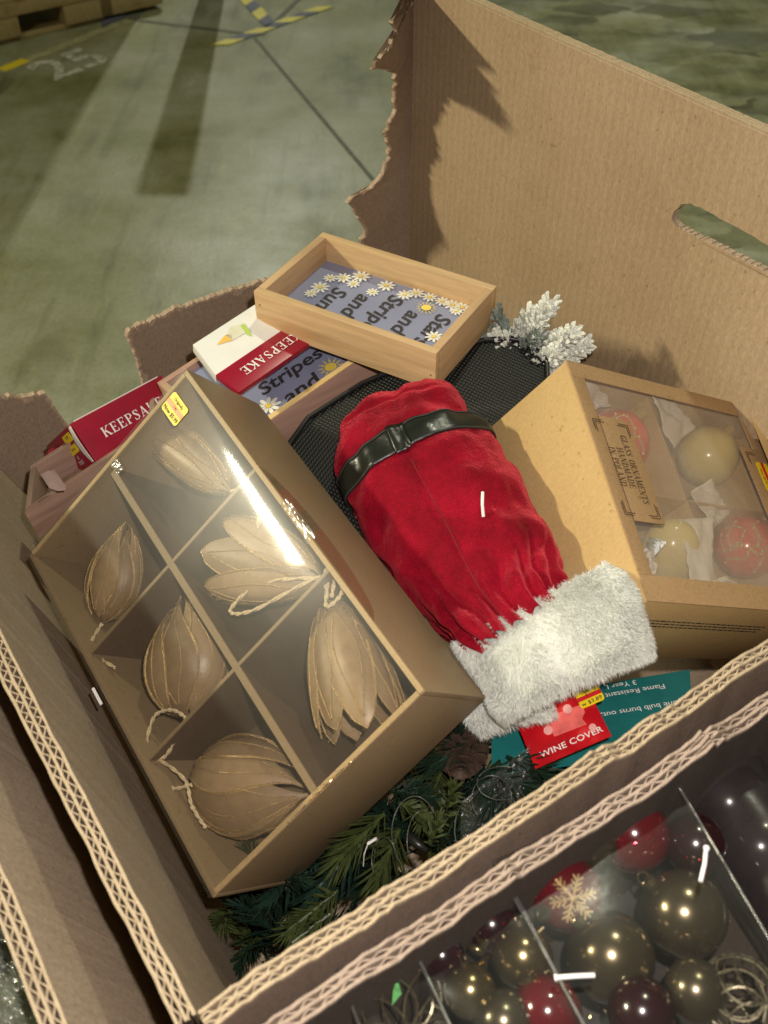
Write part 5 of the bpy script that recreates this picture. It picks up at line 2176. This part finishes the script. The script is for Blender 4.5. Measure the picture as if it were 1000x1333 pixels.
o, c, R = bauble('small deep red bauble at the very bottom edge', 712, 1318, 46, TB2, 'ball_red', (690, 1280))
speckle(o, c, R, 70, M['red_glitter'], 7, .0006)
for (px, py, r_, mt, lab, sd) in (
    (905, 1100, 40, 'ball_wine', 'dark wine bauble tucked under the right seam of the pack', 21),
    (640, 1205, 34, 'ball_wine', 'dark wine bauble nearest the outer wall in the twig pack', 22),
    (655, 1330, 40, 'ball_bronze', 'olive bronze bauble cut by the bottom edge of the photo', 23),
    (770, 1100, 34, 'ball_bronze', 'olive bronze bauble in the shade of the outer wall', 24),
    (835, 1318, 44, 'ball_wine', 'dark wine bauble below the large bronze pair', 25),
    (905, 1290, 40, 'ball_bronze', 'olive bronze bauble between the bronze pair and the wire lattice', 26),
    (575, 1245, 30, 'ball_wine', 'dark wine bauble beside the middle pack seam', 27),
):
    o, c, R = bauble(lab, px, py, r_, TB2, mt)
    speckle(o, c, R, 18, M['red_glitter' if mt == 'ball_wine' else 'glitter'], sd)
# loose glitter twigs
q = MB()
rt = random.Random(9)
for i in range(12):
    x, y = rt.uniform(620, 720), rt.uniform(1200, 1330)
    a = rt.uniform(0, 6.28)
    l = rt.uniform(14, 34)
    q.tube([H(x, y, FH + .008), H(x + l * math.cos(a), y + l * math.sin(a), FH + .012)], .0008, 5)
for i in range(200):
    x, y = rt.uniform(560, 1000), rt.uniform(1060, 1333)
    if y < 1330 - (x - 500) * .64 + 20:
        continue
    p = H(x, y, FH + rt.uniform(.002, .03))
    d1 = V3((rt.gauss(0, 1), rt.gauss(0, 1), rt.gauss(0, 1))).normalized() * .0006
    d2 = V3((rt.gauss(0, 1), rt.gauss(0, 1), rt.gauss(0, 1))).normalized() * .0006
    q.add([p + d1, p + d2, p - d1 - d2], [(0, 1, 2)])
o = q.build('glitter_twigs', M['glitter'], None, root=P(670, 1290, TB2), kind='stuff')
o['label'] = 'gold glitter twigs and flakes loose among the baubles'
o['category'] = 'glitter'
q = MB()
q.tube([H(610, 1232, FH + .012), H(628, 1240, FH + .012), H(634, 1230, FH + .012), H(622, 1226, FH + .012)], .0022, 7)
o = q.build('gold_hook', M['ball_gold2'], None, smooth=True, root=P(622, 1235, TB2))
tag(o, 'gold metal hook lying under the clear lid near champagne baubles', 'hook')


def lattice(label, px, py, r, t, n, mat, squash=1.0, tilt=.5, name='lattice_ornament'):
    R = r / F * FT(px, py)
    c = H(px, py, FH + R + .004)
    o = thing(name, label, 'ornament', c - UP * R)
    q = MB()
    for k in range(n):
        for s in (-1, 1):
            path = []
            for i in range(25):
                u = -1 + 2 * i / 24
                th_ = math.asin(max(-1, min(1, u)))
                a = 2 * math.pi * k / n + s * u * 1.25
                v = V3((math.cos(th_) * math.cos(a), math.cos(th_) * math.sin(a), u * squash))
                v.rotate(__import__('mathutils').Euler((tilt, .3, .2)))
                path.append(c + v * R)
            q.tube(path, .00062, 4)
    q.build('wire_lattice', M[mat], o, kind='stuff')
    return o, c, R


M['lattice_wire'] = plain('bronze_glitter_wire', (.15, .13, .085), .35, .7, var=.5, scale=700)
lattice('round bronze wire lattice ornament in the lower right pack corner', 962, 1300, 56, TB2, 9, 'lattice_wire')
lt2, c, R = lattice('pale wire lattice ornament around a green crystal', 512, 1300, 66, TB2 + .01, 8, 'lattice_wire', 1.0, 1.1)
q = MB()
a, b, c_, d = H(517, 1274, FH + .006), H(523, 1294, FH + .008), H(510, 1310, FH + .006), H(512, 1290, FH + .003)
q.add([a, b, c_, d], [(0, 1, 3), (1, 2, 3), (2, 0, 3), (0, 2, 1)])
q.build('green_crystal', plain('green_crystal', (.20, .62, .20), .12, var=.3, scale=200, spec=.8), lt2)

# clear tube at the far right
ct0, ct1 = H(862, 985, .53), H(1080, 1290, .53)
axt = (ct1 - ct0).normalized()
tb = thing('clear_tube', 'clear plastic tube of dark wine red baubles at the right edge', 'tube', ct0 - UP * .04)
sdv = axt.cross(UP).normalized()
mid = H(985, 1085, .515)
q = MB()
R = .030
p0, p1 = H(920, 1006, .51), H(1062, 1206, .51)
axt = (p1 - p0).normalized()
sdv = axt.cross(UP).normalized()
xs_ = sdv
q.grid(lambda u, v: p0.lerp(p1, v) + (xs_ * math.cos(2 * math.pi * u) + UP * math.sin(2 * math.pi * u)) * R, 40, 6, True)
q.build('tube_wall', film('tube_film', (.70, .68, .66), .03, .06, .02, .3, .02, .0006, 40), tb, smooth=True)
q = MB()
q.tube([p1, p1 + axt * .004], R * 1.04, 28)
q.build('tube_end', M['seam'], tb)
for k, u in enumerate((.1, .40, .70)):
    o, c, Rb = bauble(('wine red bauble deepest in the clear tube', 'wine red bauble in the middle of the clear tube', 'wine red bauble at the open end of the clear tube')[k], 0, 0, 1, .5, 'ball_wine', group='baubles in the clear tube')
    dvv = p0.lerp(p1, u + .12) - c
    for ch in o.children:
        for v in ch.data.vertices:
            v.co = (v.co) * (.024 / Rb)
    o.location = p0.lerp(p1, u + .12) - UP * .024
# dark pad under the tube
q = MB()
q.prism([H(870, 1010, .545), H(1140, 850, .545), H(1250, 1200, .545), H(1090, 1372, .545)], UP * -.01)
o = q.build('pack_backing_card', M['pack_dark'], None, root=H(1000, 1100, .55))
tag(o, 'dark backing card under the clear tube at the right', 'card')

# carton stack carrying the packs
sa = oA - do * .04 - E2 * .014
sb = oB + do * .16 - E2 * .014
q = MB()
q.prism([V3((p.x, p.y, .02)) for p in (sa, sb, sb - E2 * .34, sa - E2 * .34)], UP * (CAMH - .5605 - .02))
o = q.build('display_carton', M['dark_face'], None, bevel=.004, root=V3((sa.x, sa.y, .02)))
tag(o, 'dark display carton under the clear packs before the front wall', 'carton')
# white tag pins lying on the clear lids
for (a, b, lab) in (((920, 1103), (912, 1148), 'thin white tag pin upright on the seam beside bronze bauble'), ((722, 1273), (774, 1270), 'thick white tag pin lying across the left pack seam')):
    q = MB()
    pa_, pb2 = H(*a, FH - .006), H(*b, FH - .006)
    q.tube([pa_, pa_.lerp(pb2, .15), pa_.lerp(pb2, .5) + V3((.0004, 0, .0004)), pb2], .0011, 7)
    q.tube([pa_ - UP * .0002, pa_.lerp(pb2, .06)], .0016, 7)
    o = q.build('nylon_pin', M['plastic_white'], None, root=pa_ - UP * .004)
    tag(o, lab, 'tag pin')
# white label at the bottom edge
q = MB()
lp = [H(383, 1336, .49), H(428, 1305, .49), H(462, 1362, .49), H(410, 1390, .49)]
q.prism(lp, UP * .0006)
o = q.build('paper_label', M['white_card'], None, root=lp[0])
tag(o, 'white paper label with upside down print at the bottom edge', 'label')
lu_ = (lp[0] - lp[1]).normalized()
text('lettering', 'Mosa', H(430, 1321, .4894), lu_, UP.cross(lu_), .0075, M['dark_ink'], o, align='LEFT', lift=.0006)

# crumpled clear bag outside the left wall
q = MB()


def bagpt(a, b):
    py = 1150 + 230 * b
    xr = (py - 1107) * .37 - 16
    px = -120 + (xr + 120) * a
    h = .475 + .014 * noise.noise(V3((a * 4, b * 5, 3))) + .010 * abs(noise.noise(V3((a * 11, b * 13, 9)))) + .004 * abs(noise.noise(V3((a * 30, b * 34, 2))))
    return H(px, py, h + .02)


q.grid(bagpt, 60, 80)
o = q.build('clear_bag', film('clear_bag_film', (.86, .90, .84), .08, .07, .10, .3, .10, .002, 80, (.45, .5, .42)), None, smooth=True, root=H(0, 1260, .51))
tag(o, 'crumpled clear plastic bag outside the outer left carton wall', 'plastic bag')
q = MB()
q.grid(lambda a, b: H(-140 + ((1140 + 260 * b - 1107) * .37 + 118) * a, 1140 + 260 * b, .535 + .014 * noise.noise(V3((a * 5, b * 6, 5)))), 20, 20)
o = q.build('olive_cloth', plain('olive_cloth', (.085, .09, .06), .7, var=.5, scale=50), None, smooth=True, root=H(0, 1260, .54))
tag(o, 'dull olive cloth inside the clear bag by the left wall', 'cloth')
